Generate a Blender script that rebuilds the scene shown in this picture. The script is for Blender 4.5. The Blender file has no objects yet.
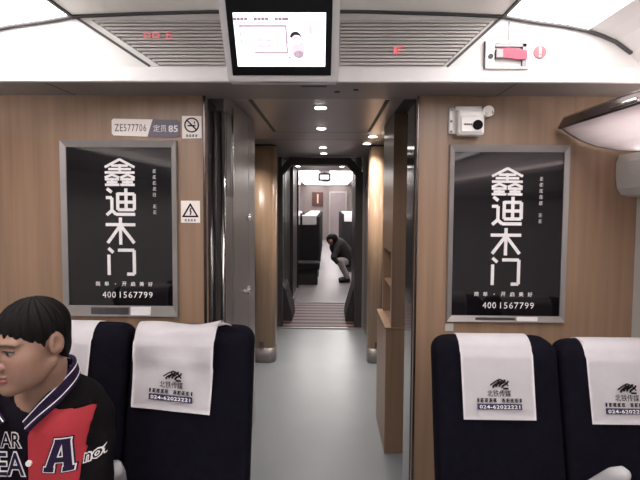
import bpy, bmesh, math, random
import numpy as np
from mathutils import Vector, Matrix
random.seed(7)
SC = bpy.context.scene
COL = SC.collection
R = math.radians

# ------------------------------------------------------------------ camera
cd = bpy.data.cameras.new('camera')
cam = bpy.data.objects.new('camera', cd)
COL.objects.link(cam)
cam.matrix_world = (Matrix.Translation((0, 0, 1.68)) @ Matrix.Rotation(R(0.94), 4, 'Z')
                    @ Matrix.Rotation(R(90 - 3.2), 4, 'X') @ Matrix.Rotation(R(0.35), 4, 'Z'))
cd.sensor_width = 36.0
cd.lens = 490 / 640 * 36
cd.shift_y = -11.6 / 640
cd.clip_start = 0.02
SC.camera = cam

# ------------------------------------------------------------------ world + exposure
w = bpy.data.worlds.new('world')
SC.world = w
w.use_nodes = True
w.node_tree.nodes['Background'].inputs[0].default_value = (0.9, 0.85, 0.82, 1)
w.node_tree.nodes['Background'].inputs[1].default_value = 0.05
SC.view_settings.view_transform = 'Standard'
SC.view_settings.look = 'None'
SC.view_settings.gamma = 1
SC.view_settings.exposure = 0.55
CABIN_GLOW = 7.5        # ceiling light strips of the near car
FILL_GLOW = 4.0         # strips added on the luggage racks to brighten the ceiling
FAR_GLOW = 4.5          # ceiling light strips of the far car
SPOT_GLOW = 26.0        # vestibule downlights (W each)


# ------------------------------------------------------------------ materials
def mat(name, col, rough=0.5, metal=0.0, var=0.06, scale=6.0, stretch=(1, 1, 1), bump=0.0, bscale=80.0,
        emit=0.0, trans=0.0, spec=0.5, coat=0.0):
    m = bpy.data.materials.new(name)
    m.use_nodes = True
    nt = m.node_tree
    b = nt.nodes['Principled BSDF']
    tc = nt.nodes.new('ShaderNodeTexCoord')
    mp = nt.nodes.new('ShaderNodeMapping')
    mp.inputs['Scale'].default_value = stretch
    nt.links.new(tc.outputs['Object'], mp.inputs[0])
    nz = nt.nodes.new('ShaderNodeTexNoise')
    nz.inputs['Scale'].default_value = scale
    nz.inputs['Detail'].default_value = 4
    nt.links.new(mp.outputs[0], nz.inputs[0])
    cr = nt.nodes.new('ShaderNodeValToRGB')
    cr.color_ramp.elements[0].position = .3
    cr.color_ramp.elements[1].position = .7
    cr.color_ramp.elements[0].color = tuple(c * (1 - var) for c in col) + (1,)
    cr.color_ramp.elements[1].color = tuple(min(1, c * (1 + var)) for c in col) + (1,)
    nt.links.new(nz.outputs['Fac'], cr.inputs[0])
    nt.links.new(cr.outputs[0], b.inputs['Base Color'])
    b.inputs['Roughness'].default_value = rough
    b.inputs['Metallic'].default_value = metal
    b.inputs['Specular IOR Level'].default_value = spec
    b.inputs['Coat Weight'].default_value = coat
    b.inputs['Coat Roughness'].default_value = .08
    if emit:
        nt.links.new(cr.outputs[0], b.inputs['Emission Color'])
        b.inputs['Emission Strength'].default_value = emit
    if bump:
        n2 = nt.nodes.new('ShaderNodeTexNoise')
        n2.inputs['Scale'].default_value = bscale
        nt.links.new(mp.outputs[0], n2.inputs[0])
        bp = nt.nodes.new('ShaderNodeBump')
        bp.inputs['Strength'].default_value = bump
        bp.inputs['Distance'].default_value = .01
        nt.links.new(n2.outputs['Fac'], bp.inputs['Height'])
        nt.links.new(bp.outputs[0], b.inputs['Normal'])
    if trans:
        out = nt.nodes['Material Output']
        tr = nt.nodes.new('ShaderNodeBsdfTranslucent')
        nt.links.new(cr.outputs[0], tr.inputs[0])
        mx = nt.nodes.new('ShaderNodeMixShader')
        mx.inputs[0].default_value = trans
        nt.links.new(b.outputs[0], mx.inputs[1])
        nt.links.new(tr.outputs[0], mx.inputs[2])
        nt.links.new(mx.outputs[0], out.inputs[0])
    return m


def stripe_mat(name, c1, c2, period, axis=1, rough=.6):
    m = bpy.data.materials.new(name)
    m.use_nodes = True
    nt = m.node_tree
    b = nt.nodes['Principled BSDF']
    tc = nt.nodes.new('ShaderNodeTexCoord')
    wv = nt.nodes.new('ShaderNodeTexWave')
    wv.bands_direction = 'XYZ'[axis]
    wv.inputs['Scale'].default_value = 2 * math.pi / (20 * period)
    wv.inputs['Distortion'].default_value = .15
    nt.links.new(tc.outputs['Object'], wv.inputs[0])
    cr = nt.nodes.new('ShaderNodeValToRGB')
    cr.color_ramp.elements[0].position = .35
    cr.color_ramp.elements[1].position = .65
    cr.color_ramp.elements[0].color = c1 + (1,)
    cr.color_ramp.elements[1].color = c2 + (1,)
    nt.links.new(wv.outputs['Fac'], cr.inputs[0])
    nt.links.new(cr.outputs[0], b.inputs['Base Color'])
    b.inputs['Roughness'].default_value = rough
    return m


def vcol_mat(name, rough=.5, sss=0.0):
    m = bpy.data.materials.new(name)
    m.use_nodes = True
    nt = m.node_tree
    b = nt.nodes['Principled BSDF']
    at = nt.nodes.new('ShaderNodeAttribute')
    at.attribute_name = 'Col'
    nz = nt.nodes.new('ShaderNodeTexNoise')
    nz.inputs['Scale'].default_value = 60
    mx = nt.nodes.new('ShaderNodeMix')
    mx.data_type = 'RGBA'
    mx.blend_type = 'MULTIPLY'
    mx.inputs[0].default_value = .18
    nt.links.new(at.outputs['Color'], mx.inputs[6])
    nt.links.new(nz.outputs['Color'], mx.inputs[7])
    nt.links.new(mx.outputs[2], b.inputs['Base Color'])
    b.inputs['Roughness'].default_value = rough
    return m


M = {}
M['wood'] = mat('wood_laminate', (.285, .178, .115), .38, var=.16, scale=3.0, stretch=(9, 9, .35))
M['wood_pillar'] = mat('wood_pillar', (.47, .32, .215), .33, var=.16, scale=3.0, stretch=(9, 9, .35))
M['wood_dull'] = mat('wood_dull', (.25, .165, .115), .3, var=.16, scale=3.0, stretch=(9, 9, .35))
M['white'] = mat('white_panel', (.68, .655, .64), .4, var=.02)
M['cream'] = mat('cream_ceiling', (.88, .85, .80), .45, var=.02)
M['band'] = mat('white_band', (.74, .71, .705), .35, var=.02)
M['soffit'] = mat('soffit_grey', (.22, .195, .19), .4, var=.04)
M['corridor_ceiling'] = mat('corridor_ceiling_grey', (.36, .325, .315), .35, metal=.35, var=.05)
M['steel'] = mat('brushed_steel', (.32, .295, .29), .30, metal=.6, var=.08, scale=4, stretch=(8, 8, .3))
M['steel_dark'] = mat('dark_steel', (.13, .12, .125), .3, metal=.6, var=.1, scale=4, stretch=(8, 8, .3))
M['chrome'] = mat('chrome', (.75, .73, .72), .14, metal=1, var=.04)
M['alu'] = mat('aluminium_frame', (.31, .285, .275), .38, metal=.45, var=.05)
M['black_gloss'] = mat('black_gloss', (.030, .026, .030), .1, var=.2, coat=.5)
M['poster'] = mat('poster_black', (.007, .0055, .0075), .05, var=.25, scale=2, coat=.3)
M['black'] = mat('black_plastic', (.006, .0055, .0065), .3, var=.1, spec=.25)
M['rubber'] = mat('dark_rubber', (.035, .032, .034), .6, var=.15)
M['ink'] = mat('printed_white', (.82, .78, .78), .5, var=.02)
M['ink_dim'] = mat('printed_grey', (.45, .43, .43), .5, var=.02)
M['ink_black'] = mat('printed_black', (.012, .010, .012), .8, var=.02, spec=.05)
M['ink_navy'] = mat('printed_navy', (.02, .015, .06), .6, var=.05)
M['floor'] = mat('vinyl_floor', (.222, .243, .262), .33, var=.05, scale=2.5, bump=.05, bscale=200)
M['floor_far'] = mat('vinyl_floor_far', (.205, .185, .195), .4, var=.05, scale=2.5)
M['fabric'] = mat('navy_seat_fabric', (.0050, .0043, .0085), .9, var=.25, scale=40, bump=.25, bscale=350, spec=.08)
M['cloth'] = mat('white_cover_cloth', (.88, .83, .85), .8, var=.03, scale=12, bump=.12, bscale=25)
M['armrest'] = mat('grey_armrest', (.42, .41, .42), .35, var=.04)
M['wall'] = mat('pale_wall', (.50, .475, .455), .5, var=.04)
M['camera_white'] = mat('camera_white', (.92, .87, .84), .35, var=.02)
M['sign_white'] = mat('sign_white', (.95, .86, .80), .45, var=.02)
M['sign_mauve'] = mat('sign_mauve', (.14, .105, .15), .45, var=.04)
M['grille'] = mat('grille_slat', (.55, .52, .50), .42, metal=.2, var=.04)
M['gap'] = mat('dark_gap', (.06, .055, .055), .6, var=.1)
M['grille_gap'] = mat('grille_gap', (.25, .235, .23), .6, var=.1)
M['cove'] = mat('cove_fill', (1, .96, .93), .5, var=.0, emit=FILL_GLOW)  # glow of the added fill strips above the racks
M['glow'] = mat('light_diffuser', (1, .958, .952), .5, var=.0, emit=CABIN_GLOW)
M['glow_far'] = mat('light_diffuser_far', (1, .96, .94), .5, var=.0, emit=FAR_GLOW)
M['lamp'] = mat('lamp_lens', (1, .93, .85), .4, var=.0, emit=14)
M['screen'] = mat('screen_white', (1, .96, .99), .3, var=.015, scale=9, emit=1.05)
M['scr_pink'] = mat('screen_pink', (.80, .45, .56), .3, var=.1, emit=.6)
M['scr_pale'] = mat('screen_pale', (.80, .66, .73), .3, var=.1, scale=40, emit=.62)
M['scr_frame'] = mat('screen_frame', (.30, .20, .26), .3, var=.2, emit=.7)
M['scr_grey'] = mat('screen_grey', (.50, .38, .46), .3, var=.3, scale=60, emit=.6)
M['scr_dark'] = mat('screen_dark', (.03, .02, .03), .3, var=.1, emit=.4)
M['red'] = mat('red_handle', (.28, .010, .045), .4, var=.1)
M['red_sign'] = mat('red_sign', (.26, .06, .075), .45, var=.08)
M['led'] = mat('led_red', (.9, .22, .25), .4, var=.0, emit=.16)
M['frost'] = mat('frosted_rack', (.93, .875, .885), .4, var=.02, trans=.75)
M['rack_metal'] = mat('rack_rail_metal', (.11, .09, .09), .22, metal=.9, var=.1)
M['skin'] = vcol_mat('skin', .5)
M['hair'] = mat('black_hair', (.006, .0045, .0045), .6, var=.4, scale=30, stretch=(4, 4, .6), bump=.35, bscale=120, spec=.12)
M['jacket_red'] = mat('jacket_red', (.42, .026, .038), .75, var=.1, scale=9, bump=.3, bscale=30)
M['jacket_black'] = mat('jacket_black', (.0055, .0042, .005), .8, var=.2, bump=.3, bscale=30, spec=.1)
M['knit_navy'] = mat('knit_navy', (.022, .013, .040), .9, var=.2, scale=50, spec=.15)
M['tee'] = mat('black_tee', (.008, .005, .010), .9, var=.15, spec=.1)
M['trousers'] = mat('dark_trousers', (.02, .02, .025), .85, var=.15)
M['far_cloth'] = mat('dark_coat', (.012, .010, .012), .85, var=.2)
M['far_grey'] = mat('grey_trousers', (.30, .27, .28), .8, var=.1)
M['far_panel'] = mat('taupe_panel', (.19, .155, .15), .5, var=.06)
M['far_door'] = mat('mauve_grey_door', (.22, .18, .19), .4, var=.05)
M['darkred'] = mat('dark_red_print', (.06, .012, .014), .4, var=.3)
M['stripes'] = stripe_mat('striped_gangway_mat', (.035, .012, .014), (.26, .175, .175), .19)

# ------------------------------------------------------------------ object helpers
WLOC = {}


def link(o, parent=None):
    COL.objects.link(o)
    if parent is not None:
        o.parent = parent
    return o


def root(name, label, cat, loc=(0, 0, 0), group=None):
    o = bpy.data.objects.new(name, None)
    o.empty_display_size = .1
    o.location = loc
    COL.objects.link(o)
    o['label'] = label
    o['category'] = cat
    if group:
        o['group'] = group
    WLOC[o] = Vector(loc)
    return o


def tag(o, label, cat, group=None):
    o['label'] = label
    o['category'] = cat
    if group:
        o['group'] = group
    return o


def obj(name, bm, m, parent=None, label=None, smooth=False, world=True):
    """Link a bmesh as one object; geometry is given in world coordinates, the object sits under its parent."""
    me = bpy.data.meshes.new(name)
    if isinstance(bm, bmesh.types.BMesh):
        bmesh.ops.recalc_face_normals(bm, faces=bm.faces[:])
        bm.to_mesh(me)
        bm.free()
    else:
        me = bm
        me.name = name
    if smooth:
        for p in me.polygons:
            p.use_smooth = True
    if m is not None:
        me.materials.clear()
        me.materials.append(M[m] if isinstance(m, str) else m)
    o = bpy.data.objects.new(name, me)
    link(o, parent)
    if parent is not None:
        pw = WLOC.get(parent, Vector((0, 0, 0)))
        o.location = -pw if world else (0, 0, 0)
        WLOC[o] = Vector((0, 0, 0)) if world else pw
    else:
        WLOC[o] = Vector((0, 0, 0))
    if label:
        o['label'] = label
    return o


def struct(name, bm, m, smooth=False, parent=None):
    o = obj(name, bm, m, parent, smooth=smooth)
    if parent is None:
        o['kind'] = 'structure'
    return o


def B():
    return bmesh.new()


def box(bm, x0, x1, y0, y1, z0, z1, bev=0.0, seg=2):
    r = bmesh.ops.create_cube(bm, size=1)
    vs = r['verts']
    for v in vs:
        v.co = Vector(((x0 + x1) / 2 + v.co.x * (x1 - x0), (y0 + y1) / 2 + v.co.y * (y1 - y0),
                       (z0 + z1) / 2 + v.co.z * (z1 - z0)))
    if bev:
        es = list({e for v in vs for e in v.link_edges})
        bmesh.ops.bevel(bm, geom=es, offset=bev, segments=seg, profile=.5, affect='EDGES')
    return bm


def bx(*a, **k):
    return box(B(), *a, **k)


def prism(bm, pts, axis, a0, a1):
    """Extrude a closed 2-D outline along an axis. axis 'y': pts are (x,z); 'x': (y,z); 'z': (x,y)."""
    def P(p, a):
        return {'y': (p[0], a, p[1]), 'x': (a, p[0], p[1]), 'z': (p[0], p[1], a)}[axis]
    v0 = [bm.verts.new(P(p, a0)) for p in pts]
    v1 = [bm.verts.new(P(p, a1)) for p in pts]
    n = len(pts)
    bm.faces.new(v0)
    bm.faces.new(v1[::-1])
    for i in range(n):
        bm.faces.new((v0[i], v1[i], v1[(i + 1) % n], v0[(i + 1) % n]))
    return bm


def ring(bm, outer, inner, y0, y1):
    """A frame: the band between two outlines (x,z) with the same number of points, extruded along y."""
    n = len(outer)
    L = []
    for y in (y0, y1):
        L.append(([bm.verts.new((p[0], y, p[1])) for p in outer], [bm.verts.new((p[0], y, p[1])) for p in inner]))
    (oa, ia), (ob, ib) = L
    for i in range(n):
        j = (i + 1) % n
        bm.faces.new((oa[i], oa[j], ia[j], ia[i]))
        bm.faces.new((ob[j], ob[i], ib[i], ib[j]))
        bm.faces.new((oa[j], oa[i], ob[i], ob[j]))
        bm.faces.new((ia[i], ia[j], ib[j], ib[i]))
    return bm


def tube(bm, pts, r, n=10, cap=True, flat=(1, 1)):
    pts = [Vector(p) for p in pts]
    rs = r if isinstance(r, (list, tuple)) else [r] * len(pts)
    rings = []
    up = None
    for i, p in enumerate(pts):
        t = (pts[min(i + 1, len(pts) - 1)] - pts[max(i - 1, 0)]).normalized()
        if up is None:
            up = Vector((0, 0, 1)) if abs(t.z) < .9 else Vector((1, 0, 0))
        s = t.cross(up).normalized()
        up = s.cross(t).normalized()
        rings.append([bm.verts.new(p + s * math.cos(2 * math.pi * k / n) * rs[i] * flat[0]
                                   + up * math.sin(2 * math.pi * k / n) * rs[i] * flat[1]) for k in range(n)])
    for a, b in zip(rings, rings[1:]):
        for k in range(n):
            bm.faces.new((a[k], a[(k + 1) % n], b[(k + 1) % n], b[k]))
    if cap:
        bm.faces.new(rings[0])
        bm.faces.new(rings[-1][::-1])
    return bm


def disc(bm, c, r, axis='y', t=.004, n=24):
    c = Vector(c)
    d = {'y': Vector((0, 1, 0)), 'z': Vector((0, 0, 1)), 'x': Vector((1, 0, 0))}[axis]
    tube(bm, [c - d * t / 2, c + d * t / 2], r, n)
    return bm


SK_N = [0]


def stroke(bm, pts, wd, y, t=.002):
    """A flat written stroke of constant width on a plane facing -y; pts are (x,z)."""
    for (a, b) in zip(pts, pts[1:]):
        a, b = Vector(a), Vector(b)
        d = (b - a)
        if d.length < 1e-6:
            continue
        d.normalize()
        SK_N[0] = (SK_N[0] + 1) % 23
        ys = y - SK_N[0] * .00003        # crossing strokes never lie in one plane
        n = Vector((-d.y, d.x)) * wd / 2
        a2, b2 = a - d * wd * .0, b + d * wd * .0
        prism(bm, [tuple(a2 + n), tuple(b2 + n), tuple(b2 - n), tuple(a2 - n)], 'y', ys - t / 2, y + t / 2)
    return bm


def text_mesh(body, size, bold=0.0, align='CENTER', shear=0.0, sx=1.0, spacing=1.0, depth=.0008):
    c = bpy.data.curves.new('t', 'FONT')
    c.body = body
    c.size = size
    c.offset = bold
    c.shear = shear
    c.align_x = align
    c.align_y = 'CENTER'
    c.extrude = depth
    c.space_character = spacing
    c.resolution_u = 2
    o = bpy.data.objects.new('t', c)
    COL.objects.link(o)
    dg = bpy.context.evaluated_depsgraph_get()
    me = bpy.data.meshes.new_from_object(o.evaluated_get(dg))
    bpy.data.objects.remove(o)
    bpy.data.curves.remove(c)
    me.transform(Matrix.Diagonal((sx, 1, 1, 1)))
    return me


def text(name, body, size, pos, m, parent, tilt=0.0, **k):
    me = text_mesh(body, size, **k)
    me.transform(Matrix.Translation(pos) @ Matrix.Rotation(R(90) + tilt, 4, 'X'))
    return obj(name, me, m, parent)


def fit_text(name, body, wd, ht, pos, m, parent, tilt=0.0, **k):
    """Text scaled to a width and a height, centred on pos, facing -y."""
    me = text_mesh(body, 1.0, depth=.0, **k)
    xs = [v.co.x for v in me.vertices]
    ys = [v.co.y for v in me.vertices]
    cx, cy = (min(xs) + max(xs)) / 2, (min(ys) + max(ys)) / 2
    me.transform(Matrix.Diagonal((wd / (max(xs) - min(xs)), ht / (max(ys) - min(ys)), 1, 1)) @ Matrix.Translation((-cx, -cy, 0)))
    me.transform(Matrix.Translation(pos) @ Matrix.Rotation(R(90) + tilt, 4, 'X'))
    return obj(name, me, m, parent)


def pseudo(bm, x, z, s, y, seed):
    """A tiny illegible character: a few crossing strokes."""
    rr = random.Random(seed)
    for k in range(3):
        zz = z + s * (-.4 + .4 * k)
        stroke(bm, [(x - s * rr.uniform(.3, .45), zz), (x + s * rr.uniform(.3, .45), zz)], s * .13, y)
    stroke(bm, [(x + s * rr.uniform(-.2, .2), z - s * .45), (x + s * rr.uniform(-.2, .2), z + s * .45)], s * .13, y)
    stroke(bm, [(x - s * .4, z - s * .4), (x - s * rr.uniform(.1, .4), z + s * .3)], s * .12, y)


# ------------------------------------------------------------------ implicit surfaces (bodies)
def mesh_sdf(f, xs, ys, zs, name, colfn=None):
    """Surface nets on a (possibly uneven) grid."""
    X, Y, Z = np.meshgrid(xs, ys, zs, indexing='ij')
    V = f(X, Y, Z)
    nx, ny, nz = V.shape
    ins = V < 0
    cnt = np.zeros((nx - 1, ny - 1, nz - 1), np.int8)
    for i in (0, 1):
        for j in (0, 1):
            for k in (0, 1):
                cnt += ins[i:nx - 1 + i, j:ny - 1 + j, k:nz - 1 + k]
    act = (cnt > 0) & (cnt < 8)
    idx = -np.ones(act.shape, np.int64)
    I, J, K = np.nonzero(act)
    idx[I, J, K] = np.arange(len(I))
    acc = np.zeros((len(I), 3))
    num = np.zeros(len(I))
    corners = [(i, j, k) for i in (0, 1) for j in (0, 1) for k in (0, 1)]
    for a in range(8):
        for b in range(a + 1, 8):
            ca, cb = corners[a], corners[b]
            if sum(abs(ca[q] - cb[q]) for q in range(3)) != 1:
                continue
            va = V[I + ca[0], J + ca[1], K + ca[2]]
            vb = V[I + cb[0], J + cb[1], K + cb[2]]
            m = (va < 0) != (vb < 0)
            t = np.where(m, va / np.where(m, va - vb, 1), 0)
            pa = np.stack([xs[I + ca[0]], ys[J + ca[1]], zs[K + ca[2]]], 1)
            pb = np.stack([xs[I + cb[0]], ys[J + cb[1]], zs[K + cb[2]]], 1)
            acc += np.where(m[:, None], pa + (pb - pa) * t[:, None], 0)
            num += m
    P = acc / num[:, None]
    faces = []
    for ax in range(3):
        sl0 = [slice(None)] * 3
        sl1 = [slice(None)] * 3
        sl0[ax] = slice(0, -1)
        sl1[ax] = slice(1, None)
        ch = ins[tuple(sl0)] != ins[tuple(sl1)]
        i, j, k = np.nonzero(ch)
        o1, o2 = (ax + 1) % 3, (ax + 2) % 3
        c = [i, j, k]
        ok = (c[o1] > 0) & (c[o2] > 0) & (c[o1] < V.shape[o1] - 1) & (c[o2] < V.shape[o2] - 1)
        c = [q[ok] for q in c]
        flip = ins[tuple(sl0)][c[0], c[1], c[2]]

        def g(d1, d2):
            e = [q.copy() for q in c]
            e[o1] = e[o1] - d1
            e[o2] = e[o2] - d2
            return idx[e[0], e[1], e[2]]
        q = np.stack([g(1, 1), g(0, 1), g(0, 0), g(1, 0)], 1)
        q = np.where(flip[:, None], q, q[:, ::-1])
        faces.append(q)
    F = np.concatenate(faces)
    F = F[(F >= 0).all(1)]
    me = bpy.data.meshes.new(name)
    me.from_pydata(P.tolist(), [], F.tolist())
    for p in me.polygons:
        p.use_smooth = True
    if colfn is not None:
        at = me.attributes.new('Col', 'FLOAT_COLOR', 'POINT')
        c = np.ones((len(P), 4))
        c[:, :3] = colfn(P)
        at.data.foreach_set('color', c.ravel())
    return me


def smin(a, b, k):
    h = np.clip(.5 + .5 * (b - a) / k, 0, 1)
    return b + (a - b) * h - k * h * (1 - h)


def smax(a, b, k):
    return -smin(-a, -b, k)


def ell(x, y, z, c, r):
    px, py, pz = (x - c[0]) / r[0], (y - c[1]) / r[1], (z - c[2]) / r[2]
    k0 = np.sqrt(px * px + py * py + pz * pz)
    k1 = np.sqrt((px / r[0]) ** 2 + (py / r[1]) ** 2 + (pz / r[2]) ** 2)
    return k0 * (k0 - 1) / np.maximum(k1, 1e-6)


def cap(x, y, z, a, b, ra, rb=None):
    rb = ra if rb is None else rb
    a, b = np.array(a, float), np.array(b, float)
    d = b - a
    t = np.clip(((x - a[0]) * d[0] + (y - a[1]) * d[1] + (z - a[2]) * d[2]) / (d @ d), 0, 1)
    return np.sqrt((x - a[0] - t * d[0]) ** 2 + (y - a[1] - t * d[1]) ** 2 + (z - a[2] - t * d[2]) ** 2) - (ra + (rb - ra) * t)


def rbox(x, y, z, c, h, r):
    qx, qy, qz = np.abs(x - c[0]) - h[0] + r, np.abs(y - c[1]) - h[1] + r, np.abs(z - c[2]) - h[2] + r
    return (np.sqrt(np.maximum(qx, 0) ** 2 + np.maximum(qy, 0) ** 2 + np.maximum(qz, 0) ** 2)
            + np.minimum(np.maximum(qx, np.maximum(qy, qz)), 0) - r)


def axis(*segs):
    """Uneven grid axis from (start, end, step) pieces laid end to end."""
    out = []
    for a, b, s in segs:
        out += list(np.arange(a, b - s * .5, s))
    out.append(segs[-1][1])
    return np.array(out)


# ================================================================== THE SETTING
YB = 2.25                     # the bulkhead
XL, XR = -1.90, 1.40          # the car's side walls
YR = -4.5                     # rear end of the modelled part of the near car
struct('floor', bx(XL, XR, YR, 6.40, -.05, 0), 'floor')
# bulkhead panels either side of the doorway
struct('wall_front_left', bx(XL, -.566, YB, YB + .05, 0, 2.16), 'wood')
struct('wall_front_right', bx(.404, XR, YB, YB + .05, 0, 2.16), 'wood')
# vertical edge strips of the bulkhead panels
struct('trim_1', bx(-.574, -.562, YB - .006, YB + .006, 0, 2.155, bev=.003), 'rack_metal')
struct('trim_2', bx(.400, .410, YB - .006, YB + .004, 0, 2.155, bev=.003), 'rack_metal')
# header over the doorway: white face band, grey soffit behind it
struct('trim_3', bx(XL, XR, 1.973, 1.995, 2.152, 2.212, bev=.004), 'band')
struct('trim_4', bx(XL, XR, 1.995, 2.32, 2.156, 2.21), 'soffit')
bm = B()
for x in (-1.16, .75):
    box(bm, x, x + .003, 1.996, 2.25, 2.1545, 2.157)
struct('trim_5', bm, 'gap')

# ceiling cross-section (x offset from the axis of the car, z)
XC = -.17
ARC = [(0, 2.425), (.30, 2.423), (.60, 2.415), (.84, 2.405), (.955, 2.385), (1.09, 2.367), (1.175, 2.350),
       (1.235, 2.330), (1.285, 2.308), (1.345, 2.265), (1.41, 2.20), (1.57, 2.10), (1.74, 2.06)]


def arc_pts(lo, hi, side):
    return [(XC + side * a, z) for a, z in ARC if lo - 1e-6 <= a <= hi + 1e-6]


def shell(pts, y0, y1, t=.02):
    """A sheet following an outline (x,z), thickened upwards and run along y."""
    return prism(B(), list(pts) + [(x, z + t) for x, z in reversed(pts)], 'y', y0, y1)


mid = [(XC - a, z) for a, z in reversed(ARC[:4])] + [(XC + a, z) for a, z in ARC[1:4]]
struct('ceiling', shell(mid, YR, 1.985), 'cream')
for s, nm in ((-1, 'ceiling_left'), (1, 'ceiling_right')):
    pts = arc_pts(1.175, 1.75, s)
    pts = [(max(XL, min(XR, x)), z) for x, z in pts]
    struct(nm, shell(pts, YR, 1.985), 'white')
# dark joints in the ceiling: two running along the car, one across at the end panel
bm = B()
for s in (-1, 1):
    box(bm, XC + s * .847 - .006, XC + s * .847 + .006, YR, 1.975, 2.396, 2.410)
struct('trim_6', bm, 'gap')
full = [(XC - a, z) for a, z in reversed(ARC[:10])] + [(XC + a, z) for a, z in ARC[1:10]]
bm = B()
prism(bm, [(x, z - .007) for x, z in full] + [(x, z + .002) for x, z in reversed(full)], 'y', 1.952, 1.972)
struct('trim_7', bm, 'gap')
# end panel above the header
allp = [(XC - a, z) for a, z in reversed(ARC)] + [(XC + a, z) for a, z in ARC[1:]]
allp = [(max(XL, min(XR, x)), z) for x, z in allp]
struct('wall_front_upper', prism(B(), allp + [(XR, 2.05 if False else 2.0), (XL, 2.0)][:0] + [(XR, 2.20), (XL, 2.20)]
                                 if False else [(x, max(z, 2.2001)) for x, z in allp] + [(XR, 2.2), (XL, 2.2)], 'y', 1.976, 1.99), 'white')
# slanted joints of the end panel
bm = B()
for (xa, za, xb, zb) in ((-1.01, 2.404, -.714, 2.212), (.668, 2.398, .465, 2.212)):
    stroke(bm, [(xa, za), (xb, zb)], .010, 1.9735, .004)
box(bm, .703, .7055, 1.973, 1.977, 2.305, 2.385)
struct('trim_8', bm, 'gap')
# side walls
struct('wall_left', bx(XL - .05, XL, YR, YB + .05, 0, 2.12), 'wall')
struct('wall_right', bx(XR, XR + .05, YR, YB + .05, 0, 2.12), 'wall')
struct('wall_rear', bx(XL, XR, YR - .05, YR, 0, 2.45), 'steel_dark')
# rounded pelmet under the rack on the window wall
struct('trim_9', prism(B(), [(1.40, 1.905), (1.31, 1.895), (1.297, 1.86), (1.297, 1.80), (1.305, 1.745), (1.325, 1.715),
                             (1.355, 1.705), (1.40, 1.705)], 'y', YR, 2.246), 'wall', smooth=False)

# light strips in the ceiling
for s, side in ((-1, 'left'), (1, 'right')):
    pts = [(XC + s * a, z) for a, z in ((.855, 2.402), (.955, 2.385), (1.09, 2.367), (1.172, 2.350))]
    o = obj('ceiling_light', shell(pts, YR + .02, 1.950), 'glow')
    tag(o, 'glowing white ceiling light strip over the ' + ('brake handle and luggage rack' if s > 0 else 'boy in the red jacket'), 'ceiling light')

# ---- corridor behind the doorway
CZ = 2.25
struct('ceiling_corridor', bx(-1.5, 1.3, 2.32, 6.42, CZ, CZ + .04), 'corridor_ceiling')
bm = B()
for x in (-.452, .324):
    box(bm, x - .006, x + .018, 2.80, 4.06, CZ - .002, CZ + .001)
box(bm, -.47, .345, 4.10, 4.108, CZ - .001, CZ + .001)
box(bm, -.70, .60, 4.60, 4.61, CZ - .001, CZ + .001)
box(bm, .42, .50, 2.6, 3.2, CZ - .002, CZ + .001)
struct('trim_10', bm, 'gap')
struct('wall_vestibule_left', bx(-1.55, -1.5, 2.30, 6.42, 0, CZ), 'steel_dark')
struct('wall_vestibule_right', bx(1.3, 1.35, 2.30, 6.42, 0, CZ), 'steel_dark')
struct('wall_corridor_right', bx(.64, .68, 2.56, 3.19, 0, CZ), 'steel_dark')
# door pockets: dark glossy jambs with a chrome door edge on the left
dl = struct('door_1', bx(-.64, -.572, 2.302, 2.52, 0, 2.155), 'black_gloss')
obj('door_edge', tube(B(), [(-.545, 2.53, .05), (-.545, 2.53, 2.135)], .012, 14), 'chrome', dl, 'chrome edge bar of the sliding door', smooth=True)
obj('door_bracket', bx(-.575, -.532, 2.50, 2.56, 2.135, 2.25), 'steel', dl)
dr = struct('door_2', bx(.408, .47, 2.302, 2.56, 0, 2.155), 'black_gloss')
obj('door_edge', bx(.401, .408, 2.302, 2.32, 0, 2.15), 'rubber', dr)

# ---- gangway end
struct('wall_gangway_left', bx(-1.5, -.667, 6.40, 6.50, 0, CZ), 'steel')
struct('wall_gangway_right', bx(.449, 1.3, 6.40, 6.50, 0, CZ), 'steel')
struct('wall_passage_left', bx(-.70, -.655, 5.25, 6.40, 0, CZ), 'alu')
struct('wall_passage_right', bx(.478, .52, 5.20, 6.40, 0, CZ), 'alu')
struct('floor_gangway', bx(-.75, .55, 6.40, 8.0, -.05, .004), 'stripes')
bm = B()
box(bm, -.66, .47, 6.36, 6.41, 0, .012, bev=.003)
box(bm, -.66, .47, 7.97, 8.03, 0, .014, bev=.003)
struct('trim_11', bm, 'alu')

g = root('gangway_frame', 'black octagonal gangway frame at the end of the corridor', 'gangway frame', (-.11, 6.5, 0))
o_ = [(-.667, 0), (-.667, 2.06), (-.50, 2.246), (.28, 2.246), (.449, 2.06), (.449, 0)]
i_ = [(-.60, 0), (-.60, 2.02), (-.47, 2.154), (.235, 2.154), (.356, 2.02), (.356, 0)]
bm = B()
for (y0, y1) in ((6.40, 6.55),):
    n = len(o_)
    for k in range(n - 1):
        prism(bm, [o_[k], o_[k + 1], i_[k + 1], i_[k]], 'y', y0, y1)
obj('frame', bm, 'rubber', g)
bm = B()
N = 12
for k in range(N):                      # folded bellows: walls and roof in narrow ridges
    ya = 6.55 + 1.42 * k / N
    yb = ya + 1.42 / N
    e = .03 if k % 2 else 0
    for (p, q) in (((-.66 - e, 0), (-.62 - e, 2.02)), ((.38 + e, 0), (.42 + e, 2.02))):
        box(bm, p[0], q[0], ya, yb, 0, 2.27)
    box(bm, -.66, .42, ya, yb, 2.262 + e, 2.30 + e)
obj('bellows', bm, 'steel_dark', g)
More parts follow.
